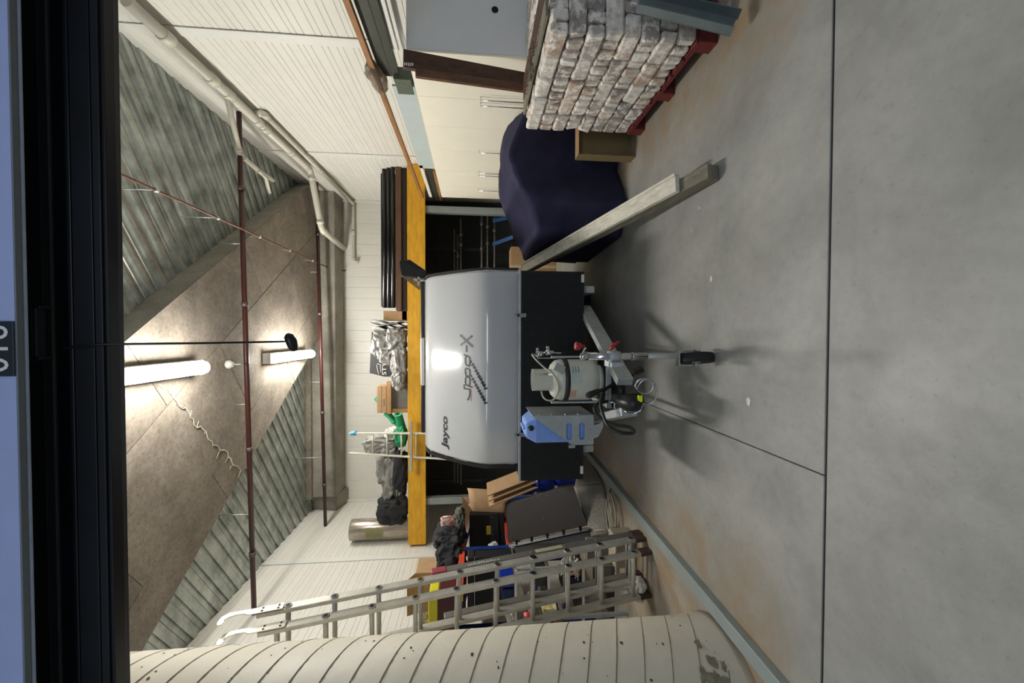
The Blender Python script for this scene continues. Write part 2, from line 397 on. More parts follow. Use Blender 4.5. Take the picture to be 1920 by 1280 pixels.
o = obj('dirt_patch', st_, mat('dirt_patch', '8a8270', .9, 0, .3, 30), co, fix=False); o['kind'] = 'stuff'

tr = MB().hexa([Vector(p) for p in ((-1.76, 1.6, 0), (-1.67, 1.6, 0), (-1.67, 1.6, .05), (-1.76, 1.6, .05))], [Vector(p) for p in ((-1.60, 5.3, 0), (-1.51, 5.3, 0), (-1.51, 5.3, .05), (-1.60, 5.3, .05))])
struct(obj('trim_1', tr, mat('track_metal', '9aa3a0', .5, .2, .08, 6), bevel=.004), 'pale grey metal rail along the floor beside the column')

# roller door housing above the opening
hd = root('door_1', (0, 1.7, 2.9), 'black garage door header across the top of the opening')
hb = mat('header_black', '171b22', .38, .2, .25, 3, col2='0e1116'); hb2 = mat('header_grey', '33373b', .45, .2, .15, 4)
fascia = mat('fascia_paint', 'a9b9e6', .5, 0, .05, 3)
X0, X1 = -4.2, 4.2
HZ = 0
def tilt(mb, name, m, label=None): 
    return obj(name, mb, m, hd, bevel=.003, label=label)
zf_ = at(31, 640, y=1.50).z; yt_ = at(45, 640, z=zf_).y
tilt(MB().box(X0, X1, 1.50, yt_, zf_+.004, 3.9), 'fascia_board', fascia, 'pale blue painted fascia')
tilt(MB().box(X0, X1, 1.50, yt_, zf_-.001, zf_+.003), 'edge_trim', mat('edge_trim', '7d8488', .5, 0, .08, 5))
tilt(MB().box(X0, X1, yt_+.001, yt_+.012, zf_-.004, zf_+.05), 'edge_bead', mat('bead', 'b8c6dd', .4))
tilt(MB().box(X0, X1, 1.70, 1.74, 2.95, 3.9), 'back_plate', black_matte)
zv = lambda v, y: at(v, 640, y=y).z
tilt(MB().box(X0, X1, 1.655, 1.70, zv(96, 1.655), zv(80, 1.655)), 'slat', hb2)
tilt(MB().box(X0, X1, 1.645, 1.66, zv(99.5, 1.645), zv(96, 1.645)), 'rib', mat('rib', '4a4a48', .4, .4))
for v0, v1, y_ in ((100, 138, 1.655), (138, 178, 1.65), (178, 194, 1.64), (194, 205, 1.65)):
    tilt(MB().box(X0, X1, y_, 1.70, zv(v1, y_)+.0015, zv(v0, y_)-.0015), 'slat', hb)
tilt(MB().box(X0, X1, 1.66, 1.72, zv(208, 1.66), zv(205, 1.66)), 'bottom_seal', hb2)
zh = zv(74, 1.62); tilt(MB().box(-.10, .10, 1.60, 1.635, zh-.008, zh+.008).box(-.10, -.088, 1.60, 1.70, zh-.02, zh+.008).box(.088, .10, 1.60, 1.70, zh-.02, zh+.008), 'lift_handle', hb2)
# number plate
pz0 = at(26, 655, y=1.495).z; px0 = at(26, 705, y=1.5).x; px1 = at(26, 602, y=1.5).x
sg = obj('number_plate', MB().box(px0, px1, 1.494, 1.4995, pz0, pz0+.14), mat('plate_black', '1a2430', .4), hd, bevel=.002, label='black plate numbered 016')
vs, fs = text_flat('016', .125, 0, 1.0); xs = [v[0] for v in vs]; W_ = max(xs)-min(xs); sc = (px1-px0)*.84/W_
obj('lettering', MB().add([(px0+(px1-px0)*.08+(v[0]-min(xs))*sc, 1.4930, pz0+.016+v[1]) for v in vs], fs), white_ink, sg)

# ================================================================ lights, pipes on the ceiling
tube_m = emit('tube_glow', (1, .965, .90), TUBE_EMIT)
def batten(y0, y1, x, label):
    t = thing('ceiling_light', label, 'light', (x, (y0+y1)/2, ZS))
    obj('housing', MB().box(x-.082, x+.082, y0-.01, y1+.01, ZS-.128, ZS-.001), white_paint, t, bevel=.006)
    a = MB(); a.tube([(x, y0+.0, ZS-.155), (x, y0+.04, ZS-.155), (x, y1-.04, ZS-.155), (x, y1, ZS-.155)], [.04, .072, .072, .04], 14)
    obj('diffuser', a, tube_m, t)
    for yy in (y0+.06, y1-.06): obj('clip', MB().box(x-.080, x+.080, yy-.012, yy+.012, ZS-.165, ZS-.12), white_paint, t)
    return t
batten(3.45, 4.95, -.40, 'glowing linear ceiling light nearest the door header, above the trailer front')
batten(6.5, 8.0, -.40, 'glowing linear ceiling light farther in, above the back of the trailer')
def fire_pipe(l, r_, label):
    t = thing('sprinkler_pipe', label, 'pipe', (l+r_)/2)
    obj('pipe', MB().tube([l, (l+r_)/2, r_], .033, 12), red_pipe, t)
    for f in (.12, .33, .62, .85):
        p = l.lerp(r_, f); d = (r_-l).normalized()*.03
        obj('coupling', MB().tube([p-d, p+d], .043, 12), mat('coupling', '5d5350', .4, .4), t)
        if f in (.12, .62): pass
    for f in (.2, .42, .74):
        p = l.lerp(r_, f); top = ZD-.02 if (f == .2 or f == .74) else ZS-.0
        obj('hanger_rod', MB().tube([p, Vector((p.x, p.y, top))], .006, 6), galv, t)
l1, r1 = at(478, 1150, x=XL+.01), at(461, 225, x=XR-.01); r1.y = l1.y+.1; r1.z = min(r1.z, 4.74); l1.z = 4.56
fire_pipe(l1, r1, 'dark red sprinkler pipe nearest the camera, crossing from wall to wall')
l2, r2 = at(613, 985, x=XL+.01), at(603, 360, x=XR-.01); r2.y = l2.y+.1; r2.z = 4.68; l2.z = 4.52
fire_pipe(l2, r2, 'dark red sprinkler pipe farther back, just before the rear beam')
# pendent sprinkler beside the near light
t = thing('sprinkler', 'small white sprinkler cup on a short steel stem between the two ceiling lights', 'sprinkler', (-.39, l1.y-.02, ZS))
px_ = at(430, 683, z=ZS-.03); px_ = Vector((px_.x, px_.y, ZS))
obj('cup', MB().lathe([(.055, 0), (.06, -.03), (.035, -.07), (.02, -.075)], px_, 16), white_paint, t)
obj('stem', MB().tube([px_+Vector((0, 0, -.07)), px_+Vector((0, 0, -.17))], .012, 8), galv, t)
# thin copper line on hangers
a, b = at(205, 320, z=4.66), at(636, 508, z=4.66); a.x = b.x = 1.42; b.y = 9.30
t = thing('conduit', 'thin brown conduit on hangers running the length of the ceiling', 'pipe', (a+b)/2)
end = b+Vector((0, 0, -.25))
obj('pipe', MB().tube([a-Vector((0, 1, 0)), a, b, b+Vector((0, .03, -.05)), end], .014, 8), mat('copper_brown', '6d4f40', .35, .5), t)
for k in range(6):
    yy = a.y+.5+k*.95; top = ZD-.02 if yy < 6 or True else ZS
    if yy > 6.1 : top = ZS
    obj('hanger', MB().tube([(1.42, yy, 4.66), (1.42, yy, top)], .005, 6), galv, t)
    obj('clip', MB().tube([(1.42, yy-.02, 4.66), (1.42, yy+.02, 4.66)], .024, 8), galv, t)
# waste pipes along the right wall
def waste(name, pts, r, label, joints=()):
    t = thing(name, label, 'pipe', pts[0]); sm_ = [pts[0]]
    for i in range(1, len(pts)-1):
        p = pts[i]; a_ = (pts[i-1]-p).normalized()*r*1.6; b_ = (pts[i+1]-p).normalized()*r*1.6
        for q in range(5): f = q/4; sm_.append((p+a_)*(1-f)**2+p*2*f*(1-f)+(p+b_)*f*f)
    sm_.append(pts[-1]); obj('pipe', MB().tube(sm_, r, 14), pvc, t)
    for i in range(1, len(pts)-1):
        for s_ in (-1, 1):
            q = pts[i+s_]; d = (q-pts[i]).normalized(); c_ = pts[i]+d*r*2.4
            obj('socket', MB().tube([c_-d*r*.5, c_+d*r*.7], r*1.2, 14), pvc, t)
    for f, i in joints:
        c_ = pts[i].lerp(pts[i+1], f); d = (pts[i+1]-pts[i]).normalized()
        obj('socket', MB().tube([c_-d*.06, c_+d*.06], r*1.22, 14), pvc, t)
    return t
XP = 2.93
Am = at(230, 0, x=XP); Bm = at(505, 235, x=XP); Cm = at(568, 318, x=XP); Am.z = 4.56; Bm.z = 4.46; Cm.z = 4.44
Dm = at(603, 430, y=Cm.y+.7); Em = at(640, 464, y=9.3)
Dm = at(603, 430, z=4.38); 
waste('waste_pipe', [Am, Cm, Dm, at(645, 466, y=9.38)], .055, 'thick cream waste pipe along the top of the wall above the cupboards', [(.12, 0), (.3, 0), (.38, 0), (.55, 0), (.6, 0), (.8, 0)])
XP2 = 2.985
a = at(505, 218, x=XP2); b = at(650, 372, x=XP2); a.z = 4.36; b.z = 4.26; b.y = 9.36
b.x = 2.95
waste('wall_pipe', [a, b, Vector((at(655, 490, y=9.36).x, 9.36, 4.26)), Vector((at(655, 490, y=9.36).x, 9.36, 4.15))], .032, 'slimmer cream pipe in the corner where the back wall starts', [(.0, 0), (.5, 0), (.5, 1)])
obj('elbow', MB().tube([a+Vector((0, .02, 0)), a+Vector((.03, -.02, .05)), a+Vector((-.0, -.02, .12))], .05, 14), pvc, bpy.data.objects['wall_pipe'])
a = at(425, 178, x=XP-.02); a.z = 4.52
b = at(450, 290, z=4.72); c = at(487, 322, z=4.78); d = at(512, 338, z=4.84)
t = waste('branch_pipe', [a, b, c, d], .034, 'cream branch pipe forking up towards the zinc decking')
obj('fork', MB().tube([c, c+(d-c)*.2+Vector((-.03, .1, 0)), at(505, 362, z=4.85)], .028, 10), pvc, t)
f2 = at(482, 362, z=4.9)

# pull cord of the door
cord_top = Vector((at(120, 652, y=1.62).x, 1.63, at(120, 652, y=1.63).z)); hp = at(545, 640, y=1.95)
t = thing('pull_cord', 'black pull cord with an oval rubber grip hanging from the door header', 'cord', cord_top)
obj('cord', MB().tube([cord_top, Vector((hp.x-.004, 1.63, 2.9)), Vector((hp.x-.002, 1.72, 2.6)), hp+Vector((0, 0, .02))], .0045, 8), black_plastic, t)
g = MB(); g.tube([hp+Vector((-.045, 0, -.02)), hp+Vector((-.03, 0, -.012)), hp+Vector((0, 0, -.002)), hp+Vector((.026, 0, .010)), hp+Vector((.036, 0, .016))], [.010, .021, .026, .021, .008], 12)
obj('grip', g, black_plastic, t)

# ================================================================ CAMPER TRAILER
BX0, BX1 = -1.25, .60            # body
T = thing('camper_trailer', 'silver pod-shaped camper trailer with black checker plate front box', 'trailer', (-.33, 3.7, 0))
prof = [(3.60, 1.10), (3.60, 1.25), (3.605, 1.38), (3.64, 1.47), (3.71, 1.57), (3.82, 1.70), (3.94, 1.83), (4.05, 1.93), (4.15, 1.99), (4.28, 2.025), (4.5, 2.04), (5.6, 2.04), (5.95, 1.98), (6.12, 1.8), (6.2, 1.5), (6.2, 1.10)]
def pf(z):      # front face depth for a height
    for (y0, z0), (y1, z1) in zip(sp_, sp_[1:]):
        if z0 <= z <= z1: return y0+(y1-y0)*(z-z0)/(z1-z0)
    return prof[0][0] if z < 1.1 else 4.4
def on_body(X, Y, off=.0025):
    y = 3.7
    for _ in range(30):
        p = at(X, Y, y=y); y = .5*y+.5*pf(p.z)
    p = at(X, Y, y=y-off); return p
gel = mat('gelcoat', 'c6c8c9', .16, .0, .02, 3, spec=.6, coat=.6)
# smooth profile by Catmull-Rom
def cr(ps, n=4):
    out = []
    for i in range(len(ps)-1):
        p0, p1, p2, p3 = [Vector((*ps[max(0, min(len(ps)-1, i+k))], 0)) for k in (-1, 0, 1, 2)]
        for q in range(n):
            t_ = q/n; out.append(.5*((2*p1)+(-p0+p2)*t_+(2*p0-5*p1+4*p2-p3)*t_*t_+(-p0+3*p1-3*p2+p3)*t_**3))
    out.append(Vector((*ps[-1], 0))); return [(v.x, v.y) for v in out]
sp_ = cr(prof)
def shell(x0, x1, inset=0):
    mb = MB(); k = len(sp_)
    rings = [(x0+.0, .03), (x0+.012, .008), (x0+.03, 0), (x1-.03, 0), (x1-.012, .008), (x1, .03)]
    cyy, czz = 4.9, 1.5
    vs = []
    for x, d in rings:
        for (y, z) in sp_:
            v = Vector((cyy-y, czz-z)).normalized()*d; vs.append((x, y+v.x, z+v.y))
    mb.add(vs, [(i*k+j, i*k+j+1, (i+1)*k+j+1, (i+1)*k+j) for i in range(5) for j in range(k-1)], True)
    mb.add(vs[:k], [tuple(range(k))]); mb.add(vs[-k:], [tuple(range(k))]); return mb
obj('body_shell', shell(BX0+.040, BX1-.02), gel, T)
for x0, x1 in ((BX0+.01, BX0+.04), (BX1-.02, BX1)):
    k = len(sp_); mb = MB(); inn = [(4.9+(y-4.9)*.985, 1.5+(z-1.5)*.985) for y, z in sp_]
    vs = [(x0, y, z) for y, z in sp_]+[(x1, y, z) for y, z in sp_]+[(x0, y, z) for y, z in inn]+[(x1, y, z) for y, z in inn]
    fs = []
    for j in range(k-1): fs += [(j, j+1, k+j+1, k+j), (2*k+j, 2*k+j+1, 3*k+j+1, 3*k+j), (j, j+1, 2*k+j+1, 2*k+j), (k+j, k+j+1, 3*k+j+1, 3*k+j)]
    obj('edge_trim', mb.add(vs, fs), black_plastic, T, label='black rubber edge trim')
# front storage box in checker plate
FX0, FX1 = at(1030, 900, y=3.42).x, at(1030, 508, y=3.42).x
FY, FZ0, FZ1 = 3.42, .535, 1.105
box = obj('storage_box', MB().box(FX0, FX1, FY, 3.95, FZ0, FZ1), black_matte, T, bevel=.006)
obj('chassis_body', MB().box(BX0+.05, BX1-.03, 3.95, 6.15, .5, 1.1), black_matte, T)
chk = mat('black_checker', '111417', .33, .3, .1, 8); cp = MB(); r_ = 0
z = FZ0+.03
while z < FZ1-.03:
    x = FX0+.03+(.02 if r_ % 2 else 0)
    while x < FX1-.03:
        s_ = 1 if (r_+int((x-FX0)/.04)) % 2 else -1; a_ = s_*PI/4; dx, dz = math.cos(a_)*.013, math.sin(a_)*.013; nx, nz_ = -math.sin(a_)*.0035, math.cos(a_)*.0035
        c_ = Vector((x, FY, z)); cp.add([c_+Vector((-dx, -.0002, -dz)), c_+Vector((nx, -.003, nz_)), c_+Vector((dx, -.0002, dz)), c_+Vector((-nx, -.003, -nz_))], [(0, 1, 2, 3)])
        x += .04
    z += .02; r_ += 1
o = obj('tread_bars', cp, chk, box, fix=False); o['kind'] = 'stuff'
obj('top_edge', MB().box(FX0-.004, FX1+.004, FY-.012, FY+.02, FZ1-.006, FZ1+.012), galv_dull, T)
for Y_ in (591, 814):
    p = at(968, Y_, y=FY-.01)
    l_ = obj('latch', MB().box(p.x-.018, p.x+.018, FY-.028, FY-.002, FZ1-.05, FZ1+.05), chrome, T, bevel=.004)
    obj('latch_knob', MB().lathe([(.010, -.012), (.012, 0)], (p.x, FY-.03, FZ1+.02), 12, 'y'), black_plastic, l_)
for Y_, dx in ((522, 1), (880, -1)):
    p = at(1092, Y_, y=FY)
    obj('reflector', MB().box(p.x-.035, p.x+.035, FY-.012, FY-.001, FZ0+.005, FZ0+.03), white_paint, T, bevel=.002)
# roof: black panel and clear hatch
a = at(789, 812, y=4.36); b = at(789, 527, y=4.36)
ra = MB(); ra.box(a.x, b.x, 4.36, 5.5, 2.03, a.z+.0); obj('roof_panel', ra, black_plastic, T, bevel=.02)
a2 = at(790, 722, y=4.33); b2 = at(790, 633, y=4.33)
obj('roof_hatch', MB().box(a2.x, b2.x, 4.30, 4.75, 2.035, a2.z+.005), mat('hatch_white', 'd8d8d2', .25, 0, .03, 5, coat=.3), T, bevel=.015, label='translucent white roof hatch')
# awning bag on the right edge of the roof
q0 = [at(748, 488, y=4.55), at(752, 518, y=4.55), at(797, 522, y=4.5), at(800, 508, y=4.5), at(768, 486, y=4.55)]
aw = MB().prism([q0[0], q0[1], q0[2], q0[3], q0[4]], (0, 1.35, 0)); obj('awning_bag', aw, mat('vinyl', '111213', .38, 0, .3, 20, .3, 25), T, bevel=.012, label='black vinyl awning bag')
obj('awning_bracket', MB().beam(at(776, 524, y=4.5), at(800, 527, y=4.5), .02, .02).beam(at(785, 519, y=4.5), at(785, 535, y=4.5), .02, .02), alu, T)
# lettering on the shell: each vertex laid on the curved front
def decal(name, body, y_left, y_right, x_base, x_top, shear, m, off=.003, keep=None):
    vs, fs = text_flat(body, 1.0, shear, 1, .022); xs = [v[0] for v in vs]; ref = .70
    x0, x1 = min(xs), max(xs)
    mp = []
    for vx, vy in vs:
        Yp = y_left+(y_right-y_left)*(vx-x0)/(x1-x0); Xp = x_base+(x_top-x_base)*vy/ref
        mp.append(on_body(Xp, Yp, off))
    obj(name, MB().add(mp, fs), m, T, fix=False, label=None)
decal('maker_lettering', 'Jayco', 842, 780, 838.5, 828, .25, black_ink)
# bold: a second, slightly shifted copy
decal('maker_lettering', 'Jayco', 842.8, 780.8, 838.5, 828, .25, black_ink, .0034)
def stroke(mb, pts, w, off=.003):       # pixel polyline laid on the body as a flat ribbon
    for (x0, y0), (x1, y1) in zip(pts, pts[1:]):
        d = math.hypot(x1-x0, y1-y0) or 1; ux, uy = (x1-x0)/d, (y1-y0)/d; nx, ny = -uy*w/2, ux*w/2; n_ = max(1, int(d/3)); e = w*.35
        L_ = [on_body(x0-ux*e+(x1-x0+2*ux*e)*i/n_+nx, y0-uy*e+(y1-y0+2*uy*e)*i/n_+ny, off) for i in range(n_+1)]
        R_ = [on_body(x0-ux*e+(x1-x0+2*ux*e)*i/n_-nx, y0-uy*e+(y1-y0+2*uy*e)*i/n_-ny, off) for i in range(n_+1)]
        mb.add(L_+R_, [(i, i+1, n_+2+i, n_+1+i) for i in range(n_)])
# 'Jpod-' in a squared techno hand, read with the frame turned upright (coordinates from the crop: x = 840+X/4.92, y = 600+Y/4.92)
def c2(pts): return [(840+a/4.92, 600+b/4.92) for a, b in pts]
jp = MB()
for s_ in ([(149, 595), (149, 630), (158, 632), (198, 638), (202, 655), (200, 690), (190, 722), (180, 735)],      # J
          [(222, 618), (188, 607), (164, 594), (160, 570), (161, 540), (167, 524), (185, 524), (199, 532), (201, 556), (200, 590), (188, 607)],   # p
          [(166, 512), (161, 490), (160, 455), (166, 444), (186, 448), (199, 458), (201, 480), (200, 508), (191, 518), (166, 512)],    # o
          [(148, 318), (185, 333), (200, 345), (201, 375), (200, 408), (192, 424), (168, 412), (161, 395), (160, 360), (163, 340), (176, 330)],   # d
          [(170, 236), (170, 290)]):
    stroke(jp, c2(s_), 2.5)
obj('model_lettering', jp, black_ink, T, fix=False)
xx_ = MB(); stroke(xx_, c2([(118, 142), (222, 240)]), 4.4); stroke(xx_, c2([(220, 146), (120, 228)]), 3.4, .0034)
obj('model_lettering', xx_, grey_ink, T, fix=False, label='speckled grey letter X')
ac = MB(); stroke(ac, c2([(212, 640), (212, 745)]), 1.0); obj('red_accent', ac, red_ink, T, fix=False)
tm = MB()
for (bx, by, n_) in ((212, 372, 9), (212, 505, 9)):
    for k in range(n_):
        X_, Y_ = bx+k*15.3, by+k*27.5
        w_ = 1.7+.12*k
        stroke(tm, c2([(X_, Y_), (X_+3, Y_+22+k)]), w_)
        stroke(tm, c2([(X_+4, Y_+40), (X_+24, Y_+32)]) if k % 2 else c2([(X_+2, Y_+44), (X_+26, Y_+36)]), w_)
o = obj('tread_graphic', tm, black_ink, T, fix=False, label='black tyre tread graphic')
# A-frame
frame = galv
def rhs(p, q, w, h, name='drawbar', m=frame, bev=.004, label=None): return obj(name, MB().beam(p, q, w, h), m, T, bevel=bev, label=label)
zt = .545
pR0 = at(1108, 600, z=.49); pR1 = at(1172, 716, z=.49)
pL0 = at(1102, 788, z=.49); pL1 = at(1180, 772, z=.49)
dR = (pR0-pR1).normalized(); dL = (pL0-pL1).normalized()
rhs(pR1, pR1+dR*1.15, .055, .11); rhs(pL1, pL1+dL*1.0, .055, .11)
obj('rating_plate', MB().beam(pR1+dR*.66+Vector((.030, 0, 0)), pR1+dR*.80+Vector((.030, 0, 0)), .002, .07), white_paint, T)
# coupling
cc = at(1178, 752, z=.48)
cp_ = MB(); cp_.tube([cc+Vector((.0, .16, .03)), cc+Vector((0, .05, .035)), cc+Vector((0, -.03, .02)), cc+Vector((0, -.10, .0)), cc+Vector((0, -.13, -.03))], [.03, .045, .056, .050, .03], 16)
cpl = obj('coupling', cp_, black_plastic, T)
obj('coupling_plate', MB().box(cc.x-.09, cc.x+.09, cc.y+.10, cc.y+.30, cc.z-.02, cc.z+.01), black_matte, T, bevel=.004)
p = at(1200, 747, y=cc.y-.13)
obj('warning_sticker', MB().box(p.x-.02, p.x+.02, cc.y-.140, cc.y-.125, p.z-.012, p.z+.014), mat('hi_vis', 'd8f20a', .4), cpl, label='bright yellow sticker')
obj('coupling_skirt', MB().lathe([(.055, 0), (.062, -.04), (.052, -.07)], cc+Vector((0, -.04, 0)), 18), black_matte, cpl)
# handbrake lever
h0 = at(1150, 722, y=cc.y+.12); h1 = at(1100, 742, y=cc.y+.05)
obj('brake_lever', MB().tube([h0, h0.lerp(h1, .45)+Vector((.0, 0, .0)), h0.lerp(h1, .6), h1.lerp(h0, .1), h1], [.011, .011, .019, .023, .014], 12), black_plastic, T)
# shackles and chain loops
def ring(c, rx, rz, r, ax='y', n=18, tilt=0):
    pts = []
    for k in range(n+1):
        a_ = 2*PI*k/n; u, v = rx*math.cos(a_), rz*math.sin(a_)
        pts.append(Vector(c)+(Vector((u, tilt*v, v)) if ax == 'y' else Vector((tilt*v, u, v))))
    return MB().tube(pts, r, 8, caps=False)
obj('safety_chain', ring(at(1208, 724, y=cc.y-.02), .05, .055, .006, tilt=.3), chrome, T)
obj('safety_chain', ring(at(1213, 735, y=cc.y+.03), .085, .06, .005, tilt=.4), chrome, T)
obj('shackle', ring(at(1158, 760, y=cc.y+.06), .03, .022, .007), chrome, T)
obj('shackle', ring(at(1150, 753, y=cc.y+.10), .022, .03, .006, ax='x'), chrome, T)
obj('chain', MB().tube([at(1165, 765, y=cc.y-.02), at(1178, 775, y=cc.y-.08), at(1188, 776, y=cc.y-.1), at(1200, 770, y=cc.y-.12), at(1207, 755, y=cc.y-.12)], .006, 8), chrome, T)
# black loom
def px(lst): return [at(a_, b_, y=c_) for a_, b_, c_ in lst]
def smooth(pts, n=5):
    out = []
    for i in range(len(pts)-1):
        p0, p1, p2, p3 = [pts[max(0, min(len(pts)-1, i+k))] for k in (-1, 0, 1, 2)]
        for q in range(n):
            t_ = q/n; out.append(.5*((2*p1)+(-p0+p2)*t_+(2*p0-5*p1+4*p2-p3)*t_*t_+(-p0+3*p1-3*p2+p3)*t_**3))
    return out+[pts[-1]]
yb_ = cc.y
obj('wiring_loom', MB().tube(smooth(px([(1146, 722, yb_+.16), (1133, 732, yb_+.1), (1126, 752, yb_+.08), (1130, 775, yb_+.02), (1140, 797, yb_-.05), (1160, 810, yb_-.1), (1185, 812, yb_-.12), (1188, 806, yb_-.12), (1178, 800, yb_-.1), (1150, 795, yb_-.03), (1128, 785, yb_+.04), (1115, 770, yb_+.08), (1120, 757, yb_+.1), (1140, 752, yb_+.14)])), .011, 10), black_plastic, T)
obj('trailer_plug', MB().beam(at(1190, 697, y=yb_+.14), at(1206, 690, y=yb_+.12), .04, .04), black_plastic, T, bevel=.006)
obj('plug_lead', MB().tube(smooth(px([(1165, 722, yb_+.2), (1178, 712, yb_+.16), (1190, 700, yb_+.14)])), .006, 8), black_plastic, T)
# jockey wheel
jx_ = at(1345, 676, z=0); jy_ = jx_.y+.06; J = Vector((at(1150, 668, y=jy_).x, jy_, 0))
def zz(X): return at(X, 668, y=jy_).z
jw = obj('jockey_tube', MB().tube([(J.x, J.y, zz(1096)), (J.x, J.y, zz(1212))], .0235, 16), chrome, T)
obj('tube_collar', MB().tube([(J.x, J.y, zz(1140)), (J.x, J.y, zz(1162))], .033, 16), galv_dull, T)
obj('tube_collar', MB().tube([(J.x, J.y, zz(1184)), (J.x, J.y, zz(1187))], .027, 16), chrome, T)
obj('clamp_block', MB().box(J.x-.065, J.x-.01, J.y-.01, J.y+.07, zz(1162), zz(1140)).tube([(J.x-.05, J.y-.02, zz(1165)), (J.x-.05, J.y-.02, zz(1143))], .018, 12), galv_dull, T, bevel=.003)
rl = zz(1150)
obj('clamp_lever', MB().tube([(J.x+.02, J.y, rl+.01), (J.x+.05, J.y-.01, rl+.0)], .006, 8), chrome, T)
obj('lever_grip', MB().tube([at(1146, 656, y=J.y-.01), at(1147, 650, y=J.y-.01), at(1153, 645, y=J.y-.01), at(1162, 639, y=J.y-.01)], [.010, .013, .010, .007], 10), red_plastic, T, label='red plastic lever grip')
top = Vector((J.x, J.y, zz(1093)))
obj('crank', MB().lathe([(.0, .02), (.018, .018), (.024, 0), (.024, -.03)], top, 16).tube([top+Vector((0, 0, .015)), at(1098, 652, y=J.y), at(1095, 650, y=J.y)], .007, 8), chrome, T)
kp = at(1096, 650, y=J.y); kq = at(1078, 648, y=J.y)
obj('crank_knob', MB().tube([kp, kp.lerp(kq, .35), kp.lerp(kq, .4), kq.lerp(kp, .05), kq], [.012, .013, .023, .026, .02], 12), red_plastic, T, label='red plastic knob')
wr_ = .105; wc = Vector((J.x-.012, J.y-.0, wr_))
obj('inner_tube', MB().tube([(J.x, J.y, zz(1210)), (J.x, J.y, zz(1272))], .018, 14), galv, T)
fk = MB(); zt_ = wr_*2+.012
for sx in (-1, 1): fk.box(wc.x+sx*.045-.003, wc.x+sx*.045+.003, J.y-.02, J.y+.02, wr_-.02 if sx > 0 else wr_+.03, zt_)
fk.box(wc.x-.048, wc.x+.048, J.y-.02, J.y+.02, zt_-.002, zt_+.006); obj('wheel_fork', fk, chrome, T)
ang = .16
def rotz(mb, c, a_):
    mb.v = [Vector((c.x+(v.x-c.x)*math.cos(a_)-(v.y-c.y)*math.sin(a_), c.y+(v.x-c.x)*math.sin(a_)+(v.y-c.y)*math.cos(a_), v.z)) for v in mb.v]; return mb
obj('tyre', rotz(MB().lathe([(.078, -.026), (.098, -.03), (wr_, -.022), (wr_, .022), (.098, .03), (.078, .026), (.074, 0), (.078, -.026)], wc, 36, 'x'), wc, ang), rubber, T, label='black rubber tyre')
hb_ = MB().lathe([(.077, -.012), (.077, .012), (.070, .012), (.066, .004), (.03, .006), (.025, .03), (.010, .032), (.010, -.032), (.025, -.03), (.03, -.006), (.066, -.004), (.070, -.012), (.077, -.012)], wc, 30, 'x')
obj('wheel_rim', rotz(hb_, wc, ang), galv_dull, T)
obj('axle_bolt', rotz(MB().tube([wc-Vector((.058, 0, 0)), wc+Vector((.058, 0, 0))], .008, 8), wc, ang), chrome, T)
# gas bottle on a ring
gy = 2.93; gc = at(1085, 711, y=gy); gx = gc.x
def gz(X): return at(X, 711, y=gy-.0).z
zb, ztp = gz(1119), gz(1029)
cr_m = mat('bottle_paint', 'cfd1c3', .35, 0, .04, 6, coat=.2)
gb = thing('gas_bottle', 'off-white gas bottle with valve collar on the trailer drawbar', 'gas bottle', (gx, gy, zb))
R_ = .155; H_ = ztp-zb
gp = [(.06, 0), (.10, .004), (.14, .03), (R_, .075), (R_, H_*.5), (R_, H_-.085), (.145, H_-.045), (.115, H_-.015), (.07, H_), (.0, H_+.002)]
obj('bottle', MB().lathe(gp, (gx, gy, zb), 40), cr_m, gb)
obj('foot_ring', MB().lathe([(.11, -.02), (.115, 0), (.115, .02), (.108, .02), (.108, -.02)], (gx, gy, zb), 32), cr_m, gb)
cz0, cz1 = ztp-.015, gz(998); col_ = MB(); vs = []; nn_ = 30
for k in range(nn_+1):
    a_ = PI*.0+(2*PI)*k/nn_; ct = .0
    for r__ in (.082, .078):
        for z_ in (cz0, cz1-(.0)): vs.append((gx+r__*math.cos(a_), gy+r__*math.sin(a_), z_))
fs = []
for k in range(nn_):
    am = 2*PI*(k+.5)/nn_
    if 5.15 < am < 5.45: continue
    a0, b0 = k*4, (k+1)*4
    fs += [(a0, b0, b0+1, a0+1), (a0+2, a0+3, b0+3, b0+2), (a0+1, b0+1, b0+3, a0+3), (a0, a0+2, b0+2, b0)]
obj('valve_collar', col_.add(vs, fs, False), cr_m, gb)
obj('valve', MB().tube([(gx, gy, ztp-.01), (gx, gy, ztp+.06)], .016, 10).tube([(gx, gy-.0, ztp+.035), (gx-.02, gy-.075, ztp+.035)], .014, 10).lathe([(.026, 0), (.026, .018), (.01, .02)], (gx, gy, ztp+.065), 12), mat('brass', '4b4638', .4, .8), gb)
def on_bottle(ax, z, off=.001): return Vector((gx+(R_+off)*math.sin(ax), gy-(R_+off)*math.cos(ax), z))
def blabel(name, a0, a1, z0, z1, m, off=.001):
    n_ = 8; obj(name, MB().grid(lambda u, v: on_bottle(a0+(a1-a0)*u, z0+(z1-z0)*v, off), n_, 1), m, gb, fix=False)
blabel('paper_label', -.05, .55, zb+H_*.42, zb+H_*.62, mat('bottle_label', 'b9c4c0', .5))
for k in range(3): blabel('label_line', .45+.0*k, .80, zb+H_*(.58-.055*k), zb+H_*(.585-.055*k)+.003, grey_ink, .002)
blabel('warning_label', -.85, -.40, zb+H_*.52, zb+H_*.66, mat('warn_label', 'c79a8e', .5))
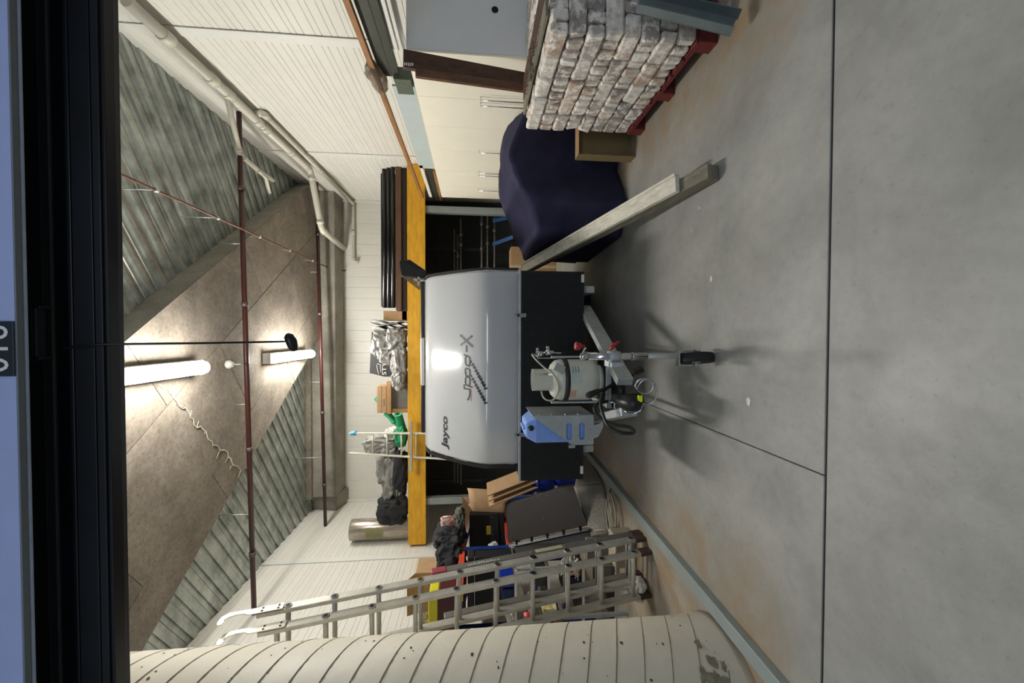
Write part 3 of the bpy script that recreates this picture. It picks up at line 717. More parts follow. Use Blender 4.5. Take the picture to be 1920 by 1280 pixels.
# strap and cradle (part of the trailer)
obj('bottle_strap', MB().lathe([(R_+.002, -.018), (R_+.006, -.018), (R_+.006, .018), (R_+.002, .018)], (gx, gy, zb+H_*.70), 40), mat('strap', '3a3b3c', .4, .5), T)
st = MB(); st.beam(at(1053, 684, y=gy-R_-.005), at(1046, 697, y=gy-R_-.008), .07, .006, (0, 1, 0)); obj('strap_buckle', st, chrome, T)
zc = zb-.035
cr2 = MB(); cr2.box(gx-.19, gx+.20, gy-.17, gy-.15, zc-.018, zc+.018); cr2.box(gx-.19, gx+.20, gy+.15, gy+.17, zc-.018, zc+.018); cr2.box(gx-.19, gx-.165, gy-.17, gy+.5, zc-.018, zc+.012); cr2.box(gx+.165, gx+.19, gy-.17, gy+.5, zc-.018, zc+.012)
obj('bottle_cradle', cr2, galv, T, bevel=.003)
for sx in (-1, 1): obj('cradle_post', MB().box(gx+sx*.172-.006, gx+sx*.172+.006, gy-.02, gy+.02, zc, zb+H_*.95), galv, T)
# regulator + hose
ry_ = gy+.1
rg = obj('regulator', MB().tube([at(1005, 664, y=ry_), at(1018, 662, y=ry_)], .024, 12).tube([at(1022, 662, y=ry_), at(1038, 660, y=ry_)], .02, 12).tube([at(1007, 668, y=ry_), at(1008, 652, y=ry_)], .012, 10).tube([at(1027, 664, y=ry_), at(1027, 649, y=ry_)], .014, 10).tube([at(1005, 660, y=ry_), at(1052, 662, y=ry_)], .009, 8), chrome, T)
obj('regulator_bracket', MB().beam(at(1008, 671, y=ry_), at(1060, 671, y=ry_), .03, .006), galv, T)
obj('hose_tail', MB().tube(smooth(px([(1046, 662, ry_), (1062, 661, ry_+.1), (1085, 656, ry_+.25), (1096, 650, 3.38)])), .007, 8), black_plastic, T)
obj('gas_hose', MB().tube(smooth(px([(1008, 668, ry_), (998, 664, ry_-.02), (1004, 673, ry_-.1), (1022, 690, gy-R_*.5), (1036, 700, gy-R_-.01), (1046, 716, gy-R_-.03), (1047, 733, gy-R_-.03), (1038, 749, gy-R_), (1026, 750, gy-R_+.02), (1018, 743, gy-.1), (1015, 733, gy-.09)])), .0065, 8), mat('hose_grey', 'a9a797', .5, 0), T)
# water jerry can and its bracket
ja = at(1112, 829, y=2.86); jb = at(1112, 783, y=2.86); hx0, hx1 = ja.x-.015, jb.x+.02
hz0 = at(1112, 800, y=2.86).z; hz1 = at(988, 800, y=2.86).z; y0, y1 = 2.86, 3.22
M2 = lambda X: at(X, 800, y=2.86).z
jc = thing('jerry_can', 'pale blue plastic water jerry can in a galvanised holder beside the gas bottle', 'jerry can', ((hx0+hx1)/2, 3.04, hz0))
jm = mat('jerry_blue', '7fa2e6', .4, 0, .04, 6)
jx0, jx1 = hx0+.012, hx1-.012; xm = (jx0+jx1)/2; jt = at(986, 806, y=2.9).z
jm_ = MB(); sh = jt-.075
jm_.add([(jx0, y0+.02, hz0+.01), (jx1, y0+.02, hz0+.01), (jx1, y1-.01, hz0+.01), (jx0, y1-.01, hz0+.01), (jx0, y0+.02, sh), (jx1, y0+.02, sh), (jx1, y1-.01, sh), (jx0, y1-.01, sh),
    (jx0+.035, y0+.05, jt), (jx1-.045, y0+.05, jt), (jx1-.045, y1-.06, jt), (jx0+.035, y1-.06, jt)],
    [(3, 2, 1, 0), (0, 1, 5, 4), (1, 2, 6, 5), (2, 3, 7, 6), (3, 0, 4, 7), (4, 5, 9, 8), (5, 6, 10, 9), (6, 7, 11, 10), (7, 4, 8, 11), (8, 9, 10, 11)])
obj('can_body', jm_, jm, jc, bevel=.014)
p = at(996, 803, y=y0+.02); obj('tap_cap', MB().tube([p+Vector((0, .03, 0)), p, p-Vector((0, .018, 0))], [.02, .02, .012], 14).tube([p+Vector((.01, -.01, 0)), p+Vector((.012, -.02, .03))], .005, 6), black_plastic, jc)
obj('carry_handle', MB().tube([(xm, y0+.09, jt-.005), (xm, y0+.10, jt+.008), (xm, y1-.12, jt+.008), (xm, y1-.10, jt-.005)], .012, 10), jm, jc)
# holder: side plate facing the camera with a slanted top and two round-ended slots
def slotplate():
    mb = MB(); bm = bmesh.new()
    zA = M2(998); zB = M2(1072)
    outer = [(hx0, hz0), (hx1, hz0), (hx1, zA), (hx0, zB)]
    slots = []
    for X_ in (1067, 1091):
        zc_ = M2(X_); xl, xr = hx0+.035, hx1-.055; rr = .021; s = []
        for k in range(7): a_ = -PI/2+PI*k/6; s.append((xr-rr+rr*math.cos(a_), zc_+rr*math.sin(a_)))
        for k in range(7): a_ = PI/2+PI*k/6; s.append((xl+rr+rr*math.cos(a_), zc_+rr*math.sin(a_)))
        slots.append(s)
    es = []
    for loop in [outer]+slots:
        vs = [bm.verts.new((x_, y0, z_)) for x_, z_ in loop]
        for i in range(len(vs)): es.append(bm.edges.new((vs[i], vs[(i+1) % len(vs)])))
    bmesh.ops.triangle_fill(bm, use_beauty=True, use_dissolve=False, edges=es)
    bm.verts.index_update(); mb.add([v.co.copy() for v in bm.verts], [tuple(v.index for v in f.verts) for f in bm.faces]); bm.free(); return mb
o = obj('holder_plate', slotplate(), galv_dull, T, solid=.004)
obj('holder_side', MB().box(hx1-.002, hx1+.002, y0, y1, hz0, M2(998)), galv_dull, T)
obj('holder_side', MB().box(hx0-.002, hx0+.002, y0, y1, hz0, M2(1072)), galv_dull, T)
obj('holder_base', MB().box(hx0, hx1, y0, y1, hz0-.004, hz0), galv_dull, T)
obj('holder_back', MB().box(hx0, hx1, y1, y1+.004, hz0, M2(1040)), galv_dull, T)
for X_ in (1000, 1014, 1036, 1061, 1085): obj('bolt', MB().tube([(hx1, y0+.02, M2(X_)), (hx1+.010, y0+.02, M2(X_))], .006, 8), chrome, T)
obj('holder_strap', MB().box(hx0-.006, hx0-.003, y0, y1, M2(1074)-.015, M2(1074)+.01).box(hx0-.022, hx0, y0-.008, y0+.03, M2(1078), M2(1066)), chrome, T)
obj('holder_bracket', MB().prism([at(1112, 797, y=y0-.003), at(1112, 822, y=y0-.003), at(1122, 818, y=y0-.003), at(1131, 800, y=y0-.003), at(1131, 790, y=y0-.003), at(1122, 795, y=y0-.003)], (0, .008, 0)), galv_dull, T)
for X_ in (1103, 1108): obj('bolt', MB().tube([(at(X_, 806, y=y0).x, y0-.010, at(X_, 806, y=y0).z), (at(X_, 806, y=y0).x, y0, at(X_, 806, y=y0).z)], .006, 8), chrome, T)
obj('holder_arm', MB().beam((hx1-.08, 3.0, hz0-.02), (pL0.x+.02, 3.0, hz0-.02), .04, .03), galv, T)
# road wheels under the body
for sx, x_ in ((-1, BX0+.06), (1, BX1-.22)):
    c_ = Vector((x_, 5.1, .30)); obj('road_tyre', MB().lathe([(.19, 0), (.27, -.0), (.30, .02), (.30, .14), (.27, .16), (.19, .16)], c_, 32, 'x'), rubber, T)
    obj('road_rim', MB().lathe([(.19, .02), (.185, .13), (.05, .10), (.0, .10)], c_, 24, 'x'), galv_dull, T)
obj('axle', MB().tube([(BX0+.1, 5.1, .30), (BX1-.1, 5.1, .30)], .03, 10), black_matte, T)
for x_ in (-1.05, .4): obj('chassis_rail', MB().box(x_-.03, x_+.03, 3.5, 6.1, .42, .52), galv_dull, T)

# ================================================================ BRICK PALLET
PX0, PY0, PW = 1.80, 2.35, 1.15
pm_ = mat('pallet_red', '6d2a28', .7, 0, .18, 10)
pl = thing('pallet', 'red painted timber pallet carrying the stack of old bricks', 'pallet', (PX0+PW/2, PY0+PW/2, 0))
for k in range(3): obj('bottom_board', MB().box(PX0, PX0+PW, PY0+k*(PW-.1)/2, PY0+k*(PW-.1)/2+.10, .0, .018), pm_, pl, bevel=.003)
for j in range(3):
    for k in range(3): obj('block', MB().box(PX0+k*(PW-.12)/2+.002, PX0+k*(PW-.12)/2+.118, PY0+j*(PW-.1)/2+.002, PY0+j*(PW-.1)/2+.098, .018, .096), pm_, pl, bevel=.003)
for k in range(3): obj('stringer', MB().box(PX0+k*(PW-.12)/2, PX0+k*(PW-.12)/2+.12, PY0, PY0+PW, .096, .114), pm_, pl, bevel=.003)
for k in range(7): obj('deck_board', MB().box(PX0, PX0+PW, PY0+k*PW/7+.01, PY0+(k+1)*PW/7-.01, .114, .132), pm_, pl, bevel=.003)

def brick_mat():
    m = bpy.data.materials.new('old_brick'); m.use_nodes = True; nt = m.node_tree; N = nt.nodes; L = nt.links; b = N['Principled BSDF']; b.inputs['Roughness'].default_value = .9
    oi = N.new('ShaderNodeObjectInfo'); g = N.new('ShaderNodeNewGeometry')
    r = N.new('ShaderNodeValToRGB'); L.new(oi.outputs['Random'], r.inputs[0]); e = r.color_ramp.elements; r.color_ramp.interpolation = 'CONSTANT'
    cols = ['cfc7bd', 'bfb2a8', 'ddd5ca', 'ab9f97', 'd3c3b4', 'b7aca6', 'e4ded4', 'c2aa98', '98928e', 'd6cdc2']
    e[0].color = (*srgb(cols[0]), 1); e[1].position = .1; e[1].color = (*srgb(cols[1]), 1)
    for i in range(2, 10): q = e.new(i/10); q.color = (*srgb(cols[i]), 1)
    n = N.new('ShaderNodeTexNoise'); n.inputs['Scale'].default_value = 14; n.inputs['Detail'].default_value = 6; n.inputs['Roughness'].default_value = .7; L.new(g.outputs['Position'], n.inputs['Vector'])
    a = N.new('ShaderNodeValToRGB'); L.new(n.outputs['Fac'], a.inputs[0]); a.color_ramp.elements[0].position = .47; a.color_ramp.elements[1].position = .60
    x = N.new('ShaderNodeMix'); x.data_type = 'RGBA'; L.new(a.outputs[0], x.inputs[0]); L.new(r.outputs[0], x.inputs[6]); x.inputs[7].default_value = (*srgb('f6f2e8'), 1)
    n2 = N.new('ShaderNodeTexNoise'); n2.inputs['Scale'].default_value = 22; n2.inputs['Detail'].default_value = 6; L.new(g.outputs['Position'], n2.inputs['Vector'])
    a2 = N.new('ShaderNodeValToRGB'); L.new(n2.outputs['Fac'], a2.inputs[0]); a2.color_ramp.elements[0].position = .36; a2.color_ramp.elements[0].color = (*srgb('7d726c'), 1); a2.color_ramp.elements[1].position = .50; a2.color_ramp.elements[1].color = (1, 1, 1, 1)
    y = N.new('ShaderNodeMix'); y.data_type = 'RGBA'; y.blend_type = 'MULTIPLY'; y.inputs[0].default_value = .35; L.new(x.outputs[2], y.inputs[6]); L.new(a2.outputs[0], y.inputs[7])
    L.new(y.outputs[2], b.inputs['Base Color'])
    bp = N.new('ShaderNodeBump'); bp.inputs['Strength'].default_value = .5; bp.inputs['Distance'].default_value = .01
    n3 = N.new('ShaderNodeTexNoise'); n3.inputs['Scale'].default_value = 55; n3.inputs['Detail'].default_value = 5; L.new(g.outputs['Position'], n3.inputs['Vector']); L.new(n3.outputs['Fac'], bp.inputs['Height']); L.new(bp.outputs[0], b.inputs['Normal'])
    return m
bk = brick_mat(); protos = []
for k in range(8):
    bm = bmesh.new(); bmesh.ops.create_cube(bm, size=1)
    for v in bm.verts: v.co = Vector((v.co.x*.220, v.co.y*.069, v.co.z*.108))
    bmesh.ops.bevel(bm, geom=bm.edges[:], offset=.013, segments=1, affect='EDGES')
    for v in bm.verts: v.co += Vector([random.uniform(-.0045, .0045) for _ in range(3)])
    if k % 3 == 0:      # chipped corner
        c_ = Vector((.11*random.choice((-1, 1)), .036*random.choice((-1, 1)), .05*random.choice((-1, 1))))
        for v in bm.verts:
            if (v.co-c_).length < .03: v.co *= .88
    me = bpy.data.meshes.new('brick'); bm.to_mesh(me); bm.free(); me.materials.append(bk); protos.append(me)
bs = thing('brick_stack', 'block of weathered whitish bricks stacked on edge on the red pallet', 'bricks', (PX0+PW/2, PY0+PW/2, .132))
RH = .1145; cnt = 0
def brick(x, y, z, rz):
    share(random.choice(protos), 'brick', bs, (x+random.uniform(-.010, .010), y+random.uniform(-.005, .005), z), (random.uniform(-.02, .02), random.uniform(-.02, .02), rz+random.uniform(-.02, .02)+random.choice((0, PI))))
for l in range(8):
    z = .134+RH*(l+.5); topl = l == 7
    if l % 2 == 1:      # long sides along y on the aisle face
        for i in range(5):
            y = PY0+.115+i*.23
            for j in range(15):
                x = PX0+.038+j*.0765
                if j == 0 or i == 0 or (topl and j < 15): brick(x, y, z, PI/2)
    else:
        for j in range(15):
            y = PY0+.038+j*.0765
            for i in range(5):
                x = PX0+.115+i*.23
                if i == 0 or j == 0: brick(x, y, z, 0)
co_ = obj('brick_core', MB().box(PX0+.235, PX0+PW-.01, PY0+.235, PY0+PW-.01, .134, .132+RH*7), bk, bs); co_['kind'] = 'stuff'
ts = thing('board_scrap', 'rough brown weathered board lying along the top of the bricks', 'board', (PX0+.1, PY0+.5, .132+RH*8+.005))
zt8 = .132+RH*8+.012
obj('board', MB().box(PX0+.10, PX0+.22, PY0+.02, PY0+1.1, zt8, zt8+.018), weather, ts, bevel=.003)
obj('board', MB().box(PX0+.24, PX0+.42, PY0+.0, PY0+1.12, zt8, zt8+.018), brown_wood, ts, bevel=.003)
wi = MB()
for k in range(16):
    c_ = Vector((PX0+.10+random.uniform(-.07, .10), PY0+.55+random.uniform(-.28, .28), zt8+.03)); wi.tube([c_+Vector([random.uniform(-.06, .06), random.uniform(-.09, .09), random.uniform(-.02, .03)]) for _ in range(5)], .0025, 5)
tag(obj('wire_scrap', wi, mat('dry_twig', '6b5c48', .8)), 'tangle of thin dark wire and twigs on top of the brick stack', 'wire', kind='stuff')
# steel channels leaning in front of the pallet
def chan(name, a, b, w, d, m, label, grp=None):
    a, b = Vector(a), Vector(b); mb = MB(); dd = (b-a).normalized(); side = dd.cross(Vector((0, 1, 0))).normalized(); out = Vector((0, -1, 0))
    t_ = .006
    mb.beam(a, b, w, t_, out)
    mb.beam(a+side*(w/2-t_/2)+out*d/2, b+side*(w/2-t_/2)+out*d/2, t_, d, out); mb.beam(a-side*(w/2-t_/2)+out*d/2, b-side*(w/2-t_/2)+out*d/2, t_, d, out)
    return tag(obj(name, mb, m), label, 'channel', grp)
chm = mat('channel_grey', '6f7a7b', .45, .3, .1, 8)
a = at(1196, 8, y=2.26); b = at(1388, 52, y=2.1); b.z = max(b.z, .075)
chan('steel_channel', b, a, .11, .06, chm, 'grey steel channel leaning against the brick stack, nearest the aisle')
a2_ = at(1210, -30, y=2.30); b2_ = at(1400, 26, y=2.16); b2_.z = max(b2_.z, .07)
chan('steel_channel', b2_+Vector((.02, .09, 0)), a2_+Vector((.02, .02, 0)), .10, .05, mat('channel_dark', '3f4a4c', .45, .3, .1, 8), 'darker steel channel behind the first one against the bricks')
dcard = mat('dark_card', '84724f', .8, 0, .08, 7)
# box standing on end behind the pallet
a = at(1195, 250, z=0); bx0, bx1 = a.x-.195, a.x+.2; by0 = a.y+.03; bh = at(1085, 250, y=by0).z
t = thing('tall_carton', 'open brown carton standing on end between the bricks and the navy cover', 'box', ((bx0+bx1)/2, by0+.1, 0))
obj('back_panel', MB().box(bx0, bx1, by0+.12, by0+.126, 0, bh), dcard, t)
obj('side_panel', MB().box(bx0-.006, bx0, by0, by0+.126, 0, bh), dcard, t); obj('side_panel', MB().box(bx1, bx1+.006, by0, by0+.126, 0, bh), dcard, t)
obj('top_flap', MB().box(bx0, bx1, by0, by0+.12, bh-.006, bh), card, t)
obj('corner_tape', MB().prism([(bx0+.001, by0+.118, bh-.07), (bx0+.001, by0+.118, bh-.007), (bx0+.05, by0+.118, bh-.007)], (0, .001, 0)), black_matte, t)

# ================================================================ CUPBOARDS on the right wall
CX, CT, CD = 2.42, 2.085, XR-.02
seams = [3.50, 4.15, 4.73, 5.33, 6.0, 6.62, 7.16]
cab = [(3.50, 4.15), (4.15, 5.33), (5.33, 6.62), (6.62, 7.16)]
side_names = ['nearest the bricks, with a grey end panel', 'second from the bricks', 'third from the bricks, behind the navy cover', 'farthest back, next to the steel post']
for i, (y0_, y1_) in enumerate(cab):
    t = thing('cupboard', 'tall cream cupboard '+side_names[i], 'cupboard', ((CX+CD)/2, (y0_+y1_)/2, 0), 'tall cream cupboards')
    obj('carcass', MB().box(CX+.02, CD, y0_+.002, y1_-.002, .0, CT), grey_lam if i == 0 else lam, t, bevel=.002)
    ds = [s for s in seams if y0_ <= s <= y1_]
    for k, (a_, b_) in enumerate(zip(ds, ds[1:])):
        d_ = obj('door', MB().box(CX, CX+.018, a_+.002, b_-.002, .08, CT-.002), lam, t, bevel=.0015)
        near = (i, k) in ((0, 0), (1, 1), (2, 1), (3, 0)) and not (i == 0 and k == 0)
        hy = b_-.05 if (i, k) in ((0, 0), (2, 0)) else (a_+.05 if (i, k) in ((1, 0), (2, 1)) else (b_-.05 if i == 1 else a_+.05 if i == 3 else a_+.05))
        hz1_ = at(908, 200, x=CX).z; hz1_ = 1.44; L_h = .50
        obj('handle', MB().tube([(CX, hy, hz1_), (CX-.035, hy, hz1_), (CX-.035, hy, hz1_-L_h), (CX, hy, hz1_-L_h)], .006, 8), chrome, d_)
    if i == 0:
        p = at(928, 18, y=3.5); obj('cable_port', MB().lathe([(.030, 0), (.030, -.002), (.0, -.003)], (p.x, 3.502, p.z), 20, 'y'), black_matte, t, label='round black cable hole')
# boards leaning on the near corner
t0_, b0_ = at(756, 100, x=2.34), at(985, 150, x=2.28)
def lean(name, tp, bt, w, d, m, label):
    dv = (bt-tp).normalized(); q = tp+dv*((tp.z)/(-dv.z)); q.z = .0
    return tag(obj(name, MB().beam(q+Vector((0, 0, .03)), tp, d, w, (1, 0, 0)), m, bevel=.003), label, 'board')
o1 = lean('leaning_board', at(756, 111, y=3.38), at(985, 153, y=3.55), .145, .04, brown_wood, 'dark brown board leaning on the near corner of the cupboards, taller of the two')
o2 = lean('leaning_board', at(779, 137, y=3.35), at(987, 166, y=3.54),   .065, .035, mat('brown_wood_light', '7a5640', .55, 0, .1, 6, .1, 40, col2='4c3225', stretch=(3, 3, .6)), 'shorter brown board leaning beside the taller one at the cupboards')
st_m = MB(); o_ = at(768, 120, y=3.35)
for k in range(5): st_m.box(o_.x-.012+random.uniform(-.004, .004), o_.x+.012, 3.352, 3.3545, o_.z+.035-k*.016, o_.z+.045-k*.016)
obj('stamp_mark', st_m, white_ink, o1, label='faded white stamp')
# timber and strips on top of the cupboards
def strip(name, A, B, w, h, m, label, cat='timber', bev=.003, up=(0, 0, 1)): return tag(obj(name, MB().beam(A, B, w, h, up), m, bevel=bev), label, cat, 'lengths stored on top of the cupboards')
def topz(X, Y, z): return at(X, Y, z=z)
def run(y0_, y1_, x, z): return Vector((x, y0_, z)), Vector((x, y1_, z))
strip('timber_batten', *run(2.45, 7.35, 2.47, CT+.36), .045, .05, pine, 'long orange pine batten topmost along the front of the cupboard tops')
strip('timber_batten', *run(2.9, 3.74, 2.62, CT+.232), .07, .05, pine, 'short pine batten behind the plastic-wrapped joint on the cupboards')
strip('metal_channel', *run(2.5, 4.0, 2.53, CT+.27), .05, .11, dgreen, 'long dark green-grey channel under the pine batten on the cupboards', 'channel')
strip('metal_channel', *run(2.75, 4.05, 2.50, CT+.17), .04, .07, dgreen, 'shorter dark channel just below the long one on the cupboards', 'channel')
strip('white_board', *run(2.5, 3.75, 2.62, CT+.12), .05, .17, white_paint, 'white painted board near the bricks end of the cupboard tops', 'board')
strip('white_board', *run(2.7, 3.62, 2.50, CT+.10), .03, .03, white_paint, 'thin white strip lying under the dark channels on the cupboards', 'board')
strip('white_board', *run(2.6, 3.55, 2.47, CT+.05), .025, .028, white_paint, 'thin white strip lowest at the bricks end of the cupboards', 'board')
strip('support_block', *run(3.93, 4.17, 2.50, CT+.11), .12, .16, mat('olive_block', '58604e', .7, 0, .15, 9), 'olive green block propping up the stored lengths on the cupboards', 'block')
strip('plaster_strip', *run(4.05, 6.0, 2.455, CT+.12), .02, .22, pale_blue, 'wide pale blue-grey board standing on edge on the cupboard front', 'board')
strip('plaster_strip', *run(5.9, 7.25, 2.46, CT+.20), .03, .05, white_paint, 'white strip overhanging the far end of the cupboards', 'board')
strip('metal_channel', *run(6.0, 7.3, 2.50, CT+.10), .04, .09, dgreen, 'dark channel at the far end of the cupboard tops', 'channel')
strip('timber_batten', *run(6.2, 7.5, 2.50, CT+.04), .05, .035, pine, 'low pine batten at the far end of the cupboard tops')
strip('pelmet_board', *run(6.75, 8.3, 2.46, CT+.03-.04), .03, .07, mat('cream_strip', 'b5b4a4', .5), 'cream strip sticking out past the last cupboard', 'board') if False else None
wp = MB()
def blob(c, sz, seed, amp, n=3, ridge=True, flat=None):
    bm = bmesh.new(); bmesh.ops.create_icosphere(bm, subdivisions=n, radius=1)
    off = Vector((seed*3.1, seed*1.7, seed*.9)); vs = []
    for v in bm.verts:
        p_ = v.co.copy()
        if flat: dr = [Vector((math.sin(seed*1.3+q_), math.cos(seed*2.1+q_*2), math.sin(seed*.7+q_*3))).normalized() for q_ in (0, 1.4)]; wq = v.co+.35*Vector((noise.noise(v.co*1.3+off), noise.noise(v.co*1.3-off), noise.noise(v.co*1.3+off*2))); fo = sum(abs(((wq.dot(d_)*(1.5+.6*i_)+.3*seed) % 1)-.5)*2-.5 for i_, d_ in enumerate(dr))*.26
        else: fo = 0
        if flat: p_ = Vector([math.copysign(abs(q)**flat, q) for q in p_])
        n1_ = noise.noise(v.co*1.6+off); n2_ = noise.noise(v.co*3.7+off); k_ = 1+amp*(n1_+.6*(1-2*abs(n2_) if ridge else n2_))+fo*amp*2.2
        vs.append(Vector(c)+Vector((p_.x*sz[0], p_.y*sz[1], p_.z*sz[2]))*k_)
    bm.verts.index_update(); fs = [tuple(v.index for v in f.verts) for f in bm.faces]; bm.free(); return vs, fs
p = at(733, 150, x=2.47)
cl = mat('clear_wrap', 'cfc4b4', .12, 0, .2, 20, .6, 30, trans=.75)
tag(obj('plastic_wrap', MB().add(*blob(Vector((2.47, at(733, 150, x=2.47).y, CT+.36)), (.055, .20, .07), 5, .5, 3), True), cl), 'crumpled clear plastic wrapped round the long pine batten', 'plastic wrap')

# ================================================================ NAVY COVERED OBJECT + PLANKS
T1 = at(986, 492, y=5.1); T2 = at(1012, 441, y=3.98); T3 = at(988, 371, y=3.95); T4 = at(949, 295, y=3.98); T5 = at(934, 379, y=4.8); T6 = at(938, 268, y=4.6); T7 = at(960, 238, y=4.4); T8 = at(990, 200, y=4.0)
def pxl(X, Y, z): return at(X, Y, z=z)
B1 = Vector((T2.x+.0, T2.y-.03, .02)); B2 = at(1175, 378, z=.02); B3 = at(1158, 322, z=.02); B4 = at(1160, 262, z=.02); B5 = Vector((T8.x, 3.95, .02)); B0 = Vector((T1.x+.02, T1.y, .02))
A_ = [B0, B1, B2, B3, B4, B5]; Bt = [T1, T2, T3.lerp(T2, .15), T3.lerp(T4, .35), T4, T8]
P0, P1_, P2_, P3_, P4_, P5_ = [Vector(v) for v in (T1, T2, T3, T4, T8, T8)]
topr = [T1, T2, T3, T3.lerp(T4, .5), T4, T8]
backr = [T1+Vector((.05, .2, -.02)), T1.lerp(T5, .35)+Vector((0, 0, 0)), T5, T5.lerp(T6, .5), T6, T7+Vector((.2, .2, 0))]
rows = 9
def lerp_list(ls, u):
    f = u*(len(ls)-1); i = min(int(f), len(ls)-2); return ls[i].lerp(ls[i+1], f-i)
def lerp_s(ls, u): return (lerp_list(ls, max(0, u-.05))+lerp_list(ls, max(0, u-.025))+lerp_list(ls, u)+lerp_list(ls, min(1, u+.025))+lerp_list(ls, min(1, u+.05)))/5
def cover(u, v):
    bot = lerp_list(A_, u); tp_ = lerp_s(topr, u); bk_ = lerp_s(backr, u)
    dn = Vector((lerp_list(backr, u).x+.1, 5.3, .1))
    if v < .55: p = bot.lerp(tp_, v/.55); w_ = .6
    elif v < .85: p = tp_.lerp(bk_, (v-.55)/.3); w_ = .5
    else: p = bk_.lerp(Vector((bk_.x, bk_.y+.15, .1)), (v-.85)/.15); w_ = .3
    fold = math.sin(u*23+v*3)*.018*(1-min(1, v/.55)) + .02*noise.noise(Vector((u*7, v*5, 1.3)))
    q = Vector((fold*.4, fold-.02*abs(noise.noise(Vector((u*5+v*8, u*3, 4.2)))), .03*noise.noise(Vector((u*5+v*2, v*6, 8)))+.012*noise.noise(Vector((u*13, v*13, 3)))))
    p = p+q; p.x = min(p.x, 2.40); p.z = max(p.z, .01); return p
cv = obj('navy_cover', MB().grid(cover, 60, 44), navy, solid=.006)
tag(cv, 'dark navy cloth cover draped over a bulky square object beside the trailer', 'cover')
# scaffolding of the machine under the cover is hidden: only two wheel feet show below its near side
pA = at(1338, 322, z=.048); n_end = pA
far = at(985, 503, y=5.0)
d_ = (far-pA).normalized()
lo = obj('timber_post', MB().beam(Vector((pA.x, pA.y, .05)), far-Vector((0, 0, .03)), .092, .09), weather, bevel=.004); tag(lo, 'weathered grey square post with one end on the floor, propped up towards the trailer', 'timber')
up_ = Vector((0, 0, 1)); up_ = (up_-d_*up_.dot(d_)).normalized()
s0 = pA+d_*.22+up_*.068+Vector((.012, 0, 0)); s1 = far+up_*.042+Vector((-.01, 0, 0))
mb = MB().beam(s0, s1, .12, .035); mb.beam(s0+Vector((.05, 0, .0))+up_*.022, s1+Vector((.05, 0, 0))+up_*.022, .02, .012)
tag(obj('door_jamb_board', mb, pale_wood, bevel=.002), 'pale rebated board lying on top of the weathered grey post', 'timber')
k0 = s0.lerp(s1, .0)

# ================================================================ REAR RACK
BY = 7.3
zt_b = at(764, 640, y=BY).z; zb_b = at(797.5, 640, y=BY).z
xl_b, xr_b = at(780, 1021, y=BY).x, XR-.01
tag(obj('yellow_beam', MB().box(xl_b, xr_b, BY, BY+.063, zb_b, zt_b), yellow_lvl, bevel=.003), 'long yellow plywood beam fronting the high rear shelf', 'beam')
ZSF = zt_b-.02
tag(obj('shelf_deck', MB().box(XL+.02, XR-.02, BY+.07, YB-.02, ZSF-.05, ZSF), mat('ply_deck', '6d5a3f', .7, 0, .1, 4), bevel=.002), 'plywood deck of the high rear shelf behind the yellow beam', 'shelf')
pdm = mat('post_grey', '969e9b', .5, .2, .06, 6)
for x0_, lab in ((at(850, 944, y=BY+.08).x, 'grey square steel post under the left end of the yellow beam, behind the cardboard'), (2.21, 'grey square steel post beside the last cream cupboard under the yellow beam')):
    t = thing('steel_post', lab, 'post', (x0_+.06, BY+.13, 0))
    obj('post', MB().box(x0_, x0_+.125, BY+.07, BY+.19, .012, ZSF-.052), pdm, t, bevel=.006); obj('base_plate', MB().box(x0_-.05, x0_+.175, BY+.02, BY+.24, 0, .012), pdm, t)
t = thing('shade_backing', 'dark sheet added as the shade behind the space under the rear shelf', 'sheeting', (0, 9.2, 0))  # added dark sheet, stands in for deep shade on the white back wall
obj('sheet', MB().box(XL+.05, XR-.05, 9.2, 9.22, .0, ZSF-.06), shelf_shade, t); obj('top_batten', MB().box(XL+.05, XR-.05, 9.17, 9.2, ZSF-.35, ZSF-.06), mat('dark_batten', '2c2419', .8), t)
